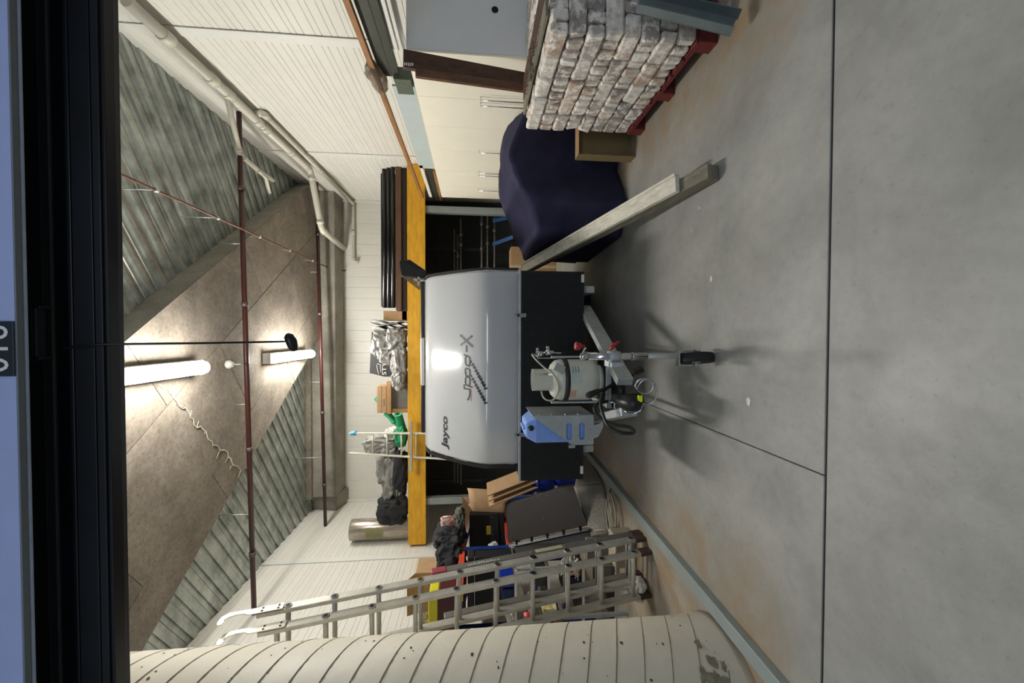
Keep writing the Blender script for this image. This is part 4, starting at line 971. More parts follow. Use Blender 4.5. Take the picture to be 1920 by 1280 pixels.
# steel pipes stored under the shelf
def hp_(X, Ya, Yb, y, r, lab, grp='scaffold tubes under the rear shelf'):
    a_ = at(X, Ya, y=y); b_ = at(X, Yb, y=y); b_.z = a_.z = (a_.z+b_.z)/2
    o_ = tag(obj('scaffold_tube', MB().tube([a_, b_], r, 8), steel_scaf), lab, 'tube', grp); return a_, b_
tubes = [(852, 905, 430, 8.3, 'upper rack, top tube'), (858, 905, 440, 8.25, 'upper rack, second tube'), (864, 908, 410, 8.2, 'upper rack, lowest tube'),
         (903, 560, 404, 8.0, 'lower rack, top tube'), (914, 560, 396, 7.95, 'lower rack, middle tube'), (927, 560, 396, 7.9, 'lower rack, lowest tube')]
for X_, a_, b_, y_, l_ in tubes: hp_(X_, a_, b_, y_, .018, 'dull steel scaffold tube behind the trailer, '+l_)
for ci, (X_, Y_, y_) in enumerate(((904, 420, 8), (915, 425, 7.9), (916, 456, 7.9), (904, 466, 8), (914, 502, 7.9), (927, 432, 7.85), (905, 500, 8), (852, 470, 8.25), (866, 458, 8.2), (860, 480, 8.2), (866, 440, 8.2))):
    y_ = min({852: 8.3, 858: 8.25, 864: 8.2, 903: 8.0, 914: 7.95, 927: 7.9}.items(), key=lambda q: abs(q[0]-X_)); X_, y_ = y_[0], y_[1]; p = at(X_, Y_, y=y_); mb = MB().tube([p-Vector((.03, 0, 0)), p+Vector((.03, 0, 0))], .032, 10).beam(p+Vector((0, -.01, -.05)), p+Vector((0, -.01, .05)), .03, .03)
    tag(obj('tube_coupler', mb, steel_scaf), 'small steel coupler clamped on the '+('upper' if X_ < 880 else 'lower')+' scaffold tubes, '+['nearest the cream cupboards, top tube', 'near the cupboards, middle tube', 'mid-way, middle tube', 'mid-way, top tube', 'nearest the trailer, middle tube', 'on the lowest tube', 'nearest the trailer, top tube', 'on the topmost tube', 'second from the cupboards', 'nearest the trailer', 'nearest the cupboards'][ci], 'clamp', 'couplers on the scaffold tubes')
for Ya, z_, l_ in ((452, 0, 'nearer the trailer'), (414, 1, 'nearer the cupboards')):
    a_ = at(924, Ya+6 if Ya == 452 else Ya, y=7.9); b_ = at(962, Ya-8, y=7.6)
    tag(obj('blue_strap', MB().beam(a_, b_, .07, .012, (0, 1, 0)), mat('strap_blue', '2a5b94', .5)), 'blue flat strap hanging off the scaffold tubes, '+l_, 'strap')
for Y_, l_ in ((468, 'nearer the cupboards'), (512, 'behind the trailer roof edge'), (900, 'left of the short ladder')):
    x_ = at(860, Y_, y=8.4).x; t = thing('tube_rack', 'dark steel cantilever rack holding the scaffold tubes, '+l_, 'rack', (x_, 8.4, 0), 'racks for the scaffold tubes')
    obj('post', MB().box(x_-.03, x_+.03, 8.36, 8.42, 0, ZSF-.06), black_matte, t)
    for X_ in (852, 858, 864, 903, 914, 927):
        yy = {852: 8.3, 858: 8.25, 864: 8.2, 903: 8.0, 914: 7.95, 927: 7.9}[X_]; z_ = at(X_, 600, y=yy).z-.022
        obj('arm', MB().box(x_-.015, x_+.015, yy-.03, 8.36, z_-.012, z_+.002), black_matte, t)
p = at(945, 500, y=7.2)
t = thing('low_carton', 'brown carton on the floor between the trailer and the scaffold tubes', 'box', (p.x, 7.4, 0)); q1, q2 = at(958, 512, y=7.2), at(958, 462, y=7.2)
obj('carton', MB().box(q1.x, q2.x, 7.2, 7.6, 0, q1.z), card, t, bevel=.004)
obj('tape', MB().box(q1.x+.1, q1.x+.15, 7.199, 7.6, .0, q1.z+.001), mat('tape', 'c9b79a', .3), t)

# ---- stores on the rear shelf
grp = 'lengths laid along the rear shelf'
def lay(name, X0_, X1_, Ya, Yb, y_, d, m, label, cat, tube=False, drop=0):
    a_, b_ = at((X0_+X1_)/2, Ya, y=y_), at((X0_+X1_)/2, Yb, y=y_); h = (X1_-X0_)/740*y_; z_ = (a_.z+b_.z)/2
    if tube: o_ = obj(name, MB().tube([Vector((a_.x, y_, z_)), Vector((b_.x, y_, z_))], h/2, 12), m)
    else: o_ = obj(name, MB().box(b_.x, a_.x, y_, y_+d, z_-h/2, z_+h/2), m, bevel=.006)
    return tag(o_, label, cat, grp)
blk = mat('black_gutter', '131314', .3, 0, .1, 5)
lay('timber_stack_layer', 753, 762.5, 600, 300, 7.5, .3, mat('gap_shade', '2a2019', .6), 'dark filler for the shaded gap lowest in the long stack behind the yellow beam', 'board')  # dark strip put in for the shaded gap below the plank
lay('timber_stack_layer', 742, 752, 582, 306, 7.45, .3, mat('brown_ply', '6a4a36', .6, 0, .1, 5, col2='4d3626', stretch=(.6, 4, 6)), 'reddish brown plank in the long stack behind the yellow beam', 'board')
lay('black_tube', 733, 740.5, 577, 300, 7.5, .2, blk, 'glossy black tube lowest of three above the reddish brown plank', 'tube', True)
lay('black_tube', 725, 732.5, 577, 298, 7.55, .2, blk, 'glossy black tube in the middle of three on the rear shelf', 'tube', True)
lay('black_tube', 717, 724.5, 577, 296, 7.6, .2, blk, 'glossy black tube topmost of three on the rear shelf', 'tube', True)
lay('black_sheet', 715, 741, 575, 312, 7.8, .05, black_matte, 'thin black sheet standing on edge behind the black tubes', 'sheet')
p0, p1 = at(719, 600, y=7.5), at(757, 583, y=7.5)
tag(obj('short_carton', MB().box(p0.x, p1.x, 7.5, 7.9, ZSF+.005, p0.z), card, bevel=.004), 'small brown carton at the end of the black tubes on the shelf', 'box')
def crumple(name, quad, y_, d, seed, m, label, cat, amp=.28, n=3, flat=.75):
    (Xa, Ya, Xb, Yb) = quad; a_, b_ = at(Xa, Ya, y=y_), at(Xb, Yb, y=y_)
    c_ = (a_+b_)/2; sz = (abs(a_.x-b_.x)/2*.95, d/2, abs(a_.z-b_.z)/2*.95)
    return tag(obj(name, MB().add(*blob(c_, sz, seed, amp, 5, True, flat), True), m), label, cat)
# stiff folded silver sheets
for k in range(6):
    x_a = 690+k*3; ya = 602+k*4.2
    a_, b_ = at(x_a+random.uniform(-3, 6), ya, y=7.42+k*.05), at(762, ya+4-k, y=7.42+k*.05)
    n_ = 10; wv = random.uniform(.02, .04); sd = k*2.3
    def sheet(u, v, a_=a_, b_=b_, wv=wv, sd=sd): 
        p_ = a_.lerp(b_, u); return p_+Vector((wv*math.sin(u*9+sd)+.02*noise.noise(Vector((u*4, v*4, sd))), v*.6, .03*math.sin(v*5+sd)*(1-u)))
    tag(obj('foil_sheet', MB().grid(sheet, n_, 5), silver, solid=.008), ['crinkled silver foil sheet standing on the rear shelf, '+s for s in ('nearest the black tubes', 'second from the black tubes', 'third from the black tubes', 'third from the tarpaulins', 'second from the tarpaulins', 'nearest the silver tarpaulins')][k], 'sheet', 'folded foil sheets on the rear shelf')
a_, b_ = at(693, 625, y=7.75), at(745, 706, y=7.75)
sgn = thing('black_sign', 'black board with pale lettering leaning behind the silver tarpaulins', 'sign', ((a_.x+b_.x)/2, 7.75, ZSF))
q = [at(697, 622, y=7.75), at(693, 699, y=7.75), at(720, 706, y=7.72), at(752, 706, y=7.7), at(758, 622, y=7.7)]
obj('board', MB().prism(q, (0, .02, 0)), mat('sign_black', '1b1b1c', .5), sgn)
vs, fs = text_flat('STY', 1, 0, 1); xs = [v[0] for v in vs]; mx = max(xs)
def sgp(vx, vy): return at(724-vy*11, 703-(vx/mx)*24, y=7.69)
obj('lettering', MB().add([sgp(*v) for v in vs], fs), white_ink, sgn, fix=False)
ln = MB()
for (xa, ya, xb, yb) in ((706, 684, 710, 702), (708, 682, 716, 684), (713, 684, 714, 698)): ln.tube([at(xa, ya, y=7.7), at(xb, yb, y=7.7)], .004, 5)
obj('emblem', ln, white_ink, sgn)
crumple('silver_tarpaulin', (700, 622, 738, 668), 7.65, .5, 1, silver, 'bunched silver tarpaulin highest against the black board', 'tarpaulin', .3, 4)
crumple('silver_tarpaulin', (728, 616, 762, 656), 7.5, .4, 2, silver, 'bright silver tarpaulin lump next to the foil sheets on the shelf', 'tarpaulin', .3, 4)
crumple('silver_tarpaulin', (736, 650, 763, 700), 7.45, .4, 3, silver, 'silver tarpaulin lump in the middle, just above the yellow beam', 'tarpaulin', .25, 4)
crumple('silver_tarpaulin', (712, 652, 741, 680), 7.6, .4, 4, silver, 'silver tarpaulin fold beside the pale lettering', 'tarpaulin', .35, 4)
crumple('silver_tarpaulin', (737, 690, 763, 728), 7.45, .45, 5, silver, 'silver tarpaulin lump beside the tan carton', 'tarpaulin', .22, 4)
a_, b_ = at(733, 770, y=7.6), at(762, 722, y=7.6)
tag(obj('grey_slab', MB().box(a_.x, b_.x, 7.6, 7.95, ZSF+.005, a_.z), mat('slab_grey', '8b8b86', .7, 0, .15, 9), bevel=.01), 'mottled grey slab behind the tan carton on the shelf', 'slab')
a_, b_ = at(707, 774, y=7.45), at(724, 724, y=7.45)
t = thing('long_carton', 'tan carton held up by a timber off-cut on the rear shelf', 'box', ((a_.x+b_.x)/2, 7.6, b_.z))
obj('carton', MB().box(a_.x, b_.x, 7.45, 7.75, b_.z, a_.z), card, t, bevel=.005)
obj('seam', MB().box(a_.x, b_.x, 7.449, 7.452, (a_.z+b_.z)/2-.004, (a_.z+b_.z)/2+.002), black_matte, t)
obj('printing', MB().box(a_.x+.12, a_.x+.26, 7.447, 7.4495, b_.z+.03, b_.z+.045), grey_ink, t)
a_, b_ = at(725, 776, y=7.42), at(733, 715, y=7.42)
tag(obj('timber_offcut', MB().box(a_.x, b_.x, 7.42, 7.5, b_.z, a_.z), tan_wood, bevel=.003), 'short tan timber off-cut under the tan carton, lying flat', 'timber')
a_, b_ = at(733, 774, y=7.48), at(763, 766, y=7.48)
tag(obj('timber_offcut', MB().box(a_.x, b_.x, 7.48, 7.56, ZSF+.003, a_.z), tan_wood, bevel=.003), 'tan timber off-cut standing upright beside the green mat roll', 'timber')
# green rolled mats
def roll(pa, pb, r, label, hollow=True, m=green):
    t_ = thing('foam_roll', label, 'mat roll', pb); d = (pb-pa).normalized()
    obj('roll', MB().tube([pa, pb], r, 18, caps=False).tube([pa, pb], r*.45, 14, caps=False), m, t_)
    n_ = 18; u_ = d.cross(Vector((0, 1, .1))).normalized(); v_ = d.cross(u_); mb = MB()
    for e_ in (pa, pb):
        o_ = [e_+(u_*math.cos(2*PI*k/n_)+v_*math.sin(2*PI*k/n_))*r for k in range(n_)]; i_ = [e_+(u_*math.cos(2*PI*k/n_)+v_*math.sin(2*PI*k/n_))*r*.45 for k in range(n_)]
        mb.add(o_+i_, [(k, (k+1) % n_, n_+(k+1) % n_, n_+k) for k in range(n_)])
    obj('end_face', mb, mat('green_light', '3fae7e', .6), t_); return t_
roll(at(746, 776, y=7.45)+Vector((0, 0, 0)), at(755, 806, y=7.6), .075, 'green rolled mat with its hollow end facing out, beside the yellow beam')
roll(at(706, 745, y=7.85), at(740, 792, y=7.7), .055, 'green rolled mat leaning behind the tan carton')
roll(at(722, 775, y=7.8), at(756, 806, y=7.65), .035, 'thin green roll between the two thicker green rolls')
crumple('green_bundle', (742, 800, 763, 836), 7.5, .25, 9, green, 'green bundled cloth behind the short ladder', 'bundle', .18, 3)
crumple('white_bag', (722, 803, 748, 822), 7.7, .25, 11, mat('bag_white', 'c9c6bb', .6), 'small white bag behind the short ladder', 'bag', .3, 3)
crumple('grey_tarpaulin', (684, 815, 745, 850), 7.8, .4, 12, grey_tarp, 'grey tarpaulin bundle seen between the rungs of the short ladder', 'tarpaulin', .25, 4)
crumple('grey_tarpaulin', (712, 845, 752, 905), 7.7, .4, 13, grey_tarp, 'grey tarpaulin folds beside the short ladder on the shelf', 'tarpaulin', .4, 4)
crumple('grey_tarpaulin', (720, 880, 756, 945), 7.75, .4, 14, grey_tarp, 'grey tarpaulin folds nearer the foil roll', 'tarpaulin', .4, 4)
crumple('dark_bundle', (738, 848, 764, 915), 7.5, .3, 15, charcoal, 'dark navy cloth bundle just above the yellow beam', 'cloth', .25, 4)
crumple('dark_bundle', (711, 930, 764, 975), 7.6, .4, 16, charcoal, 'black cloth bundle against the foil roll', 'cloth', .25, 4)
# standing roll of foil insulation
rc = at(700, 991, y=7.6); rz1 = at(659, 991, y=7.6).z; t = thing('insulation_roll', 'tall shiny roll of foil insulation standing at the left end of the shelf', 'roll', (rc.x, 7.6, ZSF))
obj('roll', MB().lathe([(.185, .004), (.19, .02), (.19, rz1-ZSF-.02), (.185, rz1-ZSF), (.14, rz1-ZSF), (.05, rz1-ZSF-.02), (.0, rz1-ZSF-.02)], (rc.x, 7.6, ZSF), 36), mat('foil_roll', 'a39a8c', .22, .5, .25, 14, .2, 18, stretch=(1, 1, .25)), t)
obj('label', MB().grid(lambda u, v: Vector((rc.x+.192*math.cos(-2.1+1.1*u), 7.6+.192*math.sin(-2.1+1.1*u), rz1-.62+.32*v)), 8, 1), mat('roll_label', '7b7950', .4), t, fix=False)

# ---- short ladder on the shelf front
def ladder(name, label, foot_r, top_r, foot_l, top_l, rw, rd, rung_r, s0, pitch, n_, m, wd_dir=(0, 1, 0), holes=True, rungm=None, grp=None, round_=True):
    t_ = thing(name, label, 'ladder', (foot_r+foot_l)/2, grp); rungm = rungm or m
    for a_, b_ in ((foot_r, top_r), (foot_l, top_l)):
        obj('rail', MB().beam(a_, b_, rd, rw, wd_dir), m, t_, bevel=.004)
    L_ = (top_r-foot_r).length
    for k in range(n_):
        f = (s0+k*pitch)/L_; a_, b_ = foot_r.lerp(top_r, f), foot_l.lerp(top_l, f); d = (a_-b_).normalized()
        obj('rung', MB().tube([a_+d*(rd/2+.003), b_-d*(rd/2+.003)], rung_r, 12), rungm, t_)
        if holes:
            obj('rung_end', MB().tube([a_+d*(rd/2), a_+d*(rd/2+.006)], rung_r*1.5, 14), chrome, t_); obj('rung_bore', MB().tube([a_+d*(rd/2+.002), a_+d*(rd/2+.0075)], rung_r*.85, 12), black_matte, t_)
    return t_
wal = mat('white_alu', 'cfccbf', .4, .4, .08, 8)
r_t = at(656, 812, y=7.28); r_f = Vector((r_t.x+.13, 6.35, .0)); l_t = at(656, 849, y=7.28); l_f = Vector((l_t.x-.07, 6.35, .0))
lf_y = 6.6
r_f.y = l_f.y = 6.45; r_t.y = l_t.y = 7.55
r_t = at(655, 812, y=7.5); l_t = at(655, 849, y=7.5)
lad = ladder('short_ladder', 'slim pale aluminium ladder leaning against the yellow beam', r_f, r_t, l_f, l_t, .06, .025, .014, .12, .28, 13, wal, holes=False)
def onlad(f, s): return r_f.lerp(r_t, f).lerp(l_f.lerp(l_t, f), s)
zf = (zt_b+zb_b)/2/r_t.z
obj('stand_off', MB().beam(onlad(zf+.02, -.55)-Vector((0, .04, 0)), onlad(zf+.02, 1.6)-Vector((0, .04, 0)), .05, .05), alu, lad, bevel=.004, label='square cross bar')
obj('tape', MB().tube([onlad(.965, 0), onlad(.99, 0)], .04, 8), mat('blue_tape', '4a9fc9', .5), lad, label='blue tape')

# ================================================================ LONG EXTENSION LADDER by the column
FA = 3.34; rake = .175
def lpt(z, X, dy=0): return Vector((X, FA-rake*z+dy, z))
topz_ = 2.98
_xf, _xt = at(1216, 1016, z=0).x, at(580, 1138, y=2.83).x
def railx(z): return _xf+(_xt-_xf)*z/2.6
for i, (dy, zt2, dx, lab) in enumerate(((-.115, topz_-.06, -.055, 'front section of the extension ladder behind the round column, hooked at the top'), (.0, topz_, 0, 'middle section of the extension ladder behind the column, hooked at the top'), (.072, 1.74, .004, 'short rear section of the extension ladder with a red end cap'))):
    z0 = .02; fr, tp = lpt(z0, railx(0)+dx, dy), lpt(zt2, railx(zt2)+dx, dy); w_ = .37
    fl_, tl_ = fr-Vector((w_, 0, 0)), tp-Vector((w_, 0, 0))
    t = ladder('extension_ladder', lab, fr, tp, fl_, tl_, .07, .028, .017, .12+(.02 if i == 0 else 0), .30, int(((tp-fr).length-.15)/.30)+ (1 if i < 2 else 0), alu if i < 2 else mat('alu_dark', '84827b', .45, .5, .1, 12), holes=(i < 2), grp='sections of the extension ladder')
    if i < 2:
        d = (tp-fr).normalized(); s = Vector((0, -1, 0)); s = (s-d*s.dot(d)).normalized()
        for base in (tp, tl_):
            b0 = base-d*.16+Vector((.017, 0, 0)); pts = []
            prof_ = [(0, -.032), (.20, -.030), (.34, -.034), (.375, -.005), (.38, .05), (.37, .075), (.345, .078), (.34, .055), (.35, .035), (.33, .012), (.29, .002), (.24, .006), (.21, .028), (0, .032)]
            pts = [b0+d*u+s*v for u, v in prof_]
            h = obj('hook', MB().prism(pts, (.006, 0, 0)), wal, t)
            for u, v in ((.03, -.015), (.03, .015), (.13, -.015), (.13, .015)): obj('rivet', MB().tube([b0+d*u+s*v+Vector((.005, 0, 0)), b0+d*u+s*v+Vector((.009, 0, 0))], .007, 8), black_matte, h)
    else:
        obj('end_cap', MB().beam(tp-(tp-fr).normalized()*.02, tp+(tp-fr).normalized()*.10, .04, .075, (0, 1, 0)), mat('cap_red', 'a5404a', .5), t, bevel=.008, label='red plastic end cap')
        d = (tp-fr).normalized(); s = Vector((0, 1, 0)); s = (s-d*s.dot(d)).normalized(); o0 = tp-d*.08+Vector((.0155, 0, 0))
        vs, fs = text_flat('oldfields', .085, .15, 1)
        obj('lettering', MB().add([o0-d*(.10+v[0]*.95)+s*(v[1]*.5-.022)+Vector((.0015, 0, 0)) for v in vs], fs), white_ink, t, fix=False)
        obj('safety_label', MB().beam(o0-d*.68+s*.0, o0-d*.92+s*.0, .002, .045, (0, 1, 0)), mat('label_cream', 'b8b48e', .5), t)
    for base in (fr, fl_):
        obj('foot', MB().beam(base-Vector((0, 0, .018)), base+(tp-fr).normalized()*.09, .036, .082, (0, 1, 0)), mat('foot_brown', '4e3c2f', .9, 0, .3, 20), t, bevel=.01, label='dirty brown rubber foot')

# ================================================================ LEFT SIDE: RACKING AND STORES
RX = -2.62
ob0 = at(862, 1140, x=RX); ob1 = at(881, 958, x=RX); zt1 = 1.66
rk = thing('pallet_racking', 'orange and blue steel pallet racking along the left wall', 'racking', (RX-.45, 4.9, 0))
yA, yB_ = 3.98, 6.15
upm = blue
for (yy, zh) in ((4.72, at(827, 1048, x=RX).z), (yB_, 1.5)):
    for xx in (RX+.0, RX-.95): obj('upright', MB().box(xx-.04, xx+.04, yy-.035, yy+.035, 0.01, zh), upm, rk, bevel=.003, label='blue steel upright')
    for k in range(4): obj('brace', MB().beam((RX-.02, yy, .2+k*.42), (RX-.93, yy, .45+k*.42), .025, .025), upm, rk)
for z_, yA in ((zt1, 3.98), (1.08, 4.75)):
    obj('shelf_beam', MB().box(RX-.02, RX+.045, yA, yB_, z_-.045, z_+.02), orange, rk, bevel=.003, label='orange shelf beam')
    obj('shelf_beam', MB().box(RX-1.0, RX-.94, yA, yB_, z_-.045, z_+.02), orange, rk, bevel=.003)
    obj('shelf_panel', MB().box(RX-.97, RX-.03, yA, yB_, z_+.022, z_+.034), galv_dull if z_ > 1.2 else mat('shelf_dark', '4a3a34', .7), rk)
obj('beam_end', MB().box(RX-.03, RX+.055, 3.88, 3.98, zt1-.045, zt1+.02), yellow_p, rk, label='yellow beam end')
# yellow and dark red toolbox on the near end of the top shelf
a_, b_ = at(803, 1182, y=4.02), at(834, 1118, y=4.02)
t = thing('yellow_case', 'yellow and dark red case at the near end of the top rack shelf', 'case', ((a_.x+b_.x)/2, 4.2, zt1+.035))
xa_, xb_ = min(a_.x, b_.x)-.1, max(a_.x, b_.x)
obj('lower_half', MB().box(xa_, xb_+.03, 4.02, 4.4, zt1+.036, b_.z+.07), dkred, t, bevel=.01); obj('upper_half', MB().box(xa_, xb_, 4.02, 4.4, b_.z+.072, a_.z), yellow_p, t, bevel=.01)
a_, b_ = at(779, 1150, y=4.5), at(822, 1072, y=4.5)
t = thing('rack_carton', 'brown carton standing upright on the rack beside the red-capped ladder', 'box', ((a_.x+b_.x)/2, 4.65, zt1+.036))
obj('carton', MB().box(a_.x, b_.x, 4.5, 4.8, zt1+.036, a_.z), card, t, bevel=.004); obj('flap', MB().hexa([Vector(p_) for p_ in ((a_.x, 4.5, a_.z), (b_.x, 4.5, a_.z), (b_.x, 4.503, a_.z), (a_.x, 4.503, a_.z))], [Vector(p_) for p_ in ((a_.x+.03, 4.42, a_.z+.08), (b_.x-.03, 4.42, a_.z+.08), (b_.x-.03, 4.423, a_.z+.08), (a_.x+.03, 4.423, a_.z+.08))]), card, t)
crumple('clear_bag', (785, 1155, 808, 1182), 4.15, .2, 21, mat('bag_clear', 'a99a83', .2, 0, .3, 18, trans=.4), 'clear plastic bag beside the yellow case', 'bag', .3, 3)
# charcoal jackets heaped on the rack
crumple('charcoal_jacket', (815, 985, 872, 1018), 5.0, .5, 22, charcoal, 'charcoal jacket heap on the rack, rounded end nearest the trailer', 'jacket', .2, 4)
crumple('charcoal_jacket', (820, 1012, 874, 1066), 4.8, .5, 23, charcoal, 'charcoal jacket heap on the rack, in front of the white wall panels', 'jacket', .2, 4)
crumple('grey_cloth', (852, 955, 872, 990), 5.1, .3, 24, mat('grey_cloth', '5a594f', .9, 0, .2, 9), 'grey-green cloth beside the printed paper bag', 'cloth', .25, 3)
a_ = at(840, 977, y=5.0)
pb = tag(obj('paper_bag', MB().add(*blob(a_, (.065, .03, .085), 31, .25, 3, True, .6), False), mat('printed_paper', 'e6e2da', .6, 0, .1, 18, col2='b5544a', detail=1)), 'crumpled white paper bag with red print on the jackets', 'paper bag')
# curved kraft sheet and cardboard sheets
ck_ = thing('kraft_roll', 'loosely rolled brown kraft sheet leaning at the rack corner', 'cardboard', at(905, 940, y=5.6))
ax0, ax1 = at(868, 940, y=5.6), at(946, 945, y=5.5)
def kr(u, v):
    a0 = -2.6+u*4.2; r__ = .17+.02*u; c_ = ax0.lerp(ax1, v+(.12*math.sin(u*3)*(1-v)))
    return c_+Vector((r__*math.cos(a0-PI/2), r__*math.sin(a0-PI/2), -.05*u))
obj('sheet', MB().grid(kr, 24, 6), card, ck_, solid=.005)
fl1 = [at(866, 928, y=5.4), at(868, 975, y=5.35), at(874, 986, y=5.35), at(884, 955, y=5.4)]
obj('torn_flap', MB().hexa(fl1, [p_+Vector((0, .005, 0)) for p_ in fl1]), card, ck_)
for k in range(3):
    o_ = 4.6*k; q = [at(912+o_*.0, 905+o_*2.0, y=5.0-.02*k), at(976, 880+o_*2.2, y=5.0-.02*k), at(1006, 893+o_*1.2, y=4.75-.02*k), at(914, 929+o_*1.3, y=4.75-.02*k)]
    nrm = (q[1]-q[0]).cross(q[3]-q[0]).normalized(); nrm = nrm if nrm.z < 0 else -nrm; q = [p_+nrm*.03*k for p_ in q]
    tag(obj('cardboard_sheet', MB().hexa(q, [p_+nrm*.014 for p_ in q]), card, bevel=.002), 'flat brown cardboard sheet sloping beside the trailer, '+('topmost of three', 'middle of three', 'lowest of three')[k], 'cardboard', 'sloping cardboard sheets')
# blue drums
for k, (Xa, Xb, Ya, Yb, lab) in enumerate(((968, 1004, 897, 934, 'topmost of three'), (1003, 1041, 892, 928, 'middle of three'), (1040, 1102, 887, 914, 'lowest of three'))):
    a_, b_ = at(Xa, Yb, y=5.15), at(Xb, Ya, y=5.15); c_ = (a_+b_)/2
    t = thing('blue_tub', 'blue plastic tub beside the trailer, '+lab, 'tub', (c_.x, 5.2, b_.z), 'stacked blue tubs')
    h = a_.z-b_.z; rr = max(.11, abs(a_.x-b_.x)/2)
    obj('tub', MB().lathe([(rr*.8, .005), (rr*.95, .03), (rr, h*.5), (rr*.97, h*.85), (rr*.8, h-.006)], (c_.x, 5.25, b_.z), 24), bluebin, t)
    obj('rim', MB().lathe([(rr*.98, h*.78), (rr*1.05, h*.80), (rr*1.05, h*.88), (rr*.95, h*.9)], (c_.x, 5.25, b_.z), 24), bluebin, t)
# black cabinet panel + machine
q = [at(948, 945, y=4.75), at(1074, 908, y=4.35), at(1102, 985, y=4.15), at(954, 1018, y=4.6)]
dk = mat('dark_brown_panel', '29221f', .5, 0, .15, 4)
t = thing('black_cabinet', 'dark brown-black cabinet lying tilted beside the carpet', 'cabinet', (q[2]+q[3])/2*1.0)
bk_off = Vector((-.02, .05, 0))
obj('front_panel', MB().hexa(q, [p_+Vector((0, .02, 0)) for p_ in q]), dk, t, bevel=.003)
q2 = [p_+Vector((0, .03, 0)) for p_ in q]; obj('body', MB().hexa(q2, [p_+bk_off for p_ in q2]), black_matte, t)
for (u, v) in ((.06, .08), (.06, .5), (.06, .92), (.5, .06), (.62, .08), (.5, .6), (.9, .1)):
    p_ = q[0].lerp(q[1], u).lerp(q[3].lerp(q[2], u), v); obj('screw', MB().tube([p_-Vector((0, .006, 0)), p_], .007, 8), chrome, t)
q = [at(955, 1022, y=4.55), at(1104, 990, y=4.1), at(1108, 1014, y=4.0), at(958, 1048, y=4.35)]
t = thing('black_machine_frame', 'black steel frame with lugs standing behind the long ladder', 'frame', q[2])
obj('plate', MB().hexa(q, [p_+Vector((-.01, .05, 0)) for p_ in q]), black_matte, t, bevel=.004)
for k in range(5):
    p_ = q[0].lerp(q[1], .1+.2*k); obj('lug', MB().beam(p_, p_+Vector((.03, -.02, .0)), .05, .03), black_plastic, t)
obj('edge_bar', MB().beam(q[0]+Vector((0, -.02, 0)), q[1]+Vector((0, -.02, 0)), .03, .03), black_plastic, t)
a_, b_ = at(926, 962, y=5.0), at(930, 1040, y=4.9)
t = thing('toothed_rail', 'black perforated steel rail with small bright studs beside the cabinet', 'rail', a_)
obj('rail', MB().beam(a_, b_, .10, .04, (0, 1, 0)).beam(a_+Vector((0, 0, -.10)), b_+Vector((0, 0, -.10)), .05, .04, (0, 1, 0)), black_plastic, t, bevel=.004)
for k in range(7): p_ = a_.lerp(b_, .08+.14*k)+Vector((0, -.026, .02)); obj('stud', MB().tube([p_, p_-Vector((0, .005, 0))], .008, 8), chrome, t)
a_, b_ = at(912, 1000, y=5.05), at(922, 984, y=5.05); tag(obj('label_card', MB().box(a_.x, b_.x, 5.02, 5.03, b_.z, a_.z), mat('label_gold', 'b59a34', .5), bevel=.001), 'small yellow label card among the black parts on the rack', 'label')
a_, b_ = at(880, 965, y=5.3), at(945, 1040, y=5.3); tag(obj('black_crate', MB().box(b_.x, a_.x, 5.3, 5.8, b_.z-.0, a_.z), mat('crate_dark', '1d1a19', .6), bevel=.008), 'dark crate under the orange beam on the left rack', 'crate')
a_, b_ = at(918, 1016, y=4.9), at(932, 1032, y=4.9); tag(obj('white_rag', MB().add(*blob((a_+b_)/2, (.05, .04, .05), 41, .4, 3), False), paper), 'small white rag among the black parts under the orange beam', 'rag')

# felt carpet piece
ca = [at(1096, 862, y=5.0), at(1135, 905, y=4.45), at(1142, 1000, y=3.95), at(1108, 1006, y=4.05), at(1078, 912, y=4.6)]
def fe(u, v):
    s1_ = ca[4].lerp(ca[3], u); s2_ = ca[1].lerp(ca[2], u); s0_ = ca[0].lerp(ca[4], .5)
    p_ = s1_.lerp(s2_, v); p_ = p_+Vector((0, 0, .03*math.sin(v*3.0)+.008*noise.noise(Vector((u*6, v*5, 2))))); p_.z = max(p_.z, .012); return p_
tag(obj('felt_carpet', MB().grid(fe, 20, 12), felt, solid=.018), 'thick grey felt carpet piece folded on the floor beside the black cabinet', 'carpet')
def fe2(u, v):
    a0 = ca[4].lerp(ca[1], v); b0 = at(1092, 852, y=5.3).lerp(at(1104, 856, z=.03), v); p_ = a0.lerp(b0, u)+Vector((0, 0, .04*math.sin(v*3))); p_.z = max(p_.z, .012); return p_
tag(obj('felt_carpet', MB().grid(fe2, 14, 10), felt, solid=.018), 'grey felt carpet strip running back under the corner of the trailer box', 'carpet')
# cable hank
c0 = at(1156, 957, z=.02); ca_, cb_ = at(1150, 915, z=.02), at(1160, 1000, z=.02); L_ = (ca_-cb_).length/2; dd = (ca_-cb_).normalized(); nn = Vector((-dd.y, dd.x, 0)); pts = []
mid = (ca_+cb_)/2
for k in range(9*16):
    a_ = 2*PI*k/16; lp = k//16; f_ = .82+.18*math.sin(lp*2.1); g_ = .55+.45*math.sin(lp*1.3+1)
    pts.append(mid+dd*math.cos(a_)*L_*f_+nn*math.sin(a_)*.15*g_+nn*.03*math.sin(lp)+Vector((0, 0, .012+.045*abs(math.sin(lp*.9+a_*.3)))))
t = thing('cable_hank', 'hank of thin tan cable lying on the floor beside the felt carpet', 'cable', mid); obj('cable', MB().tube(pts, .006, 6), tan_cable, t)
lp_ = []
for k in range(40): a_ = 2*PI*k/18; lp_.append(at(1148, 965, z=.07)+dd*.16*math.cos(a_)+nn*.07*math.sin(a_)+Vector((0, 0, .002*k)))
obj('loose_loop', MB().tube(lp_, .0045, 6), tan_cable, t)
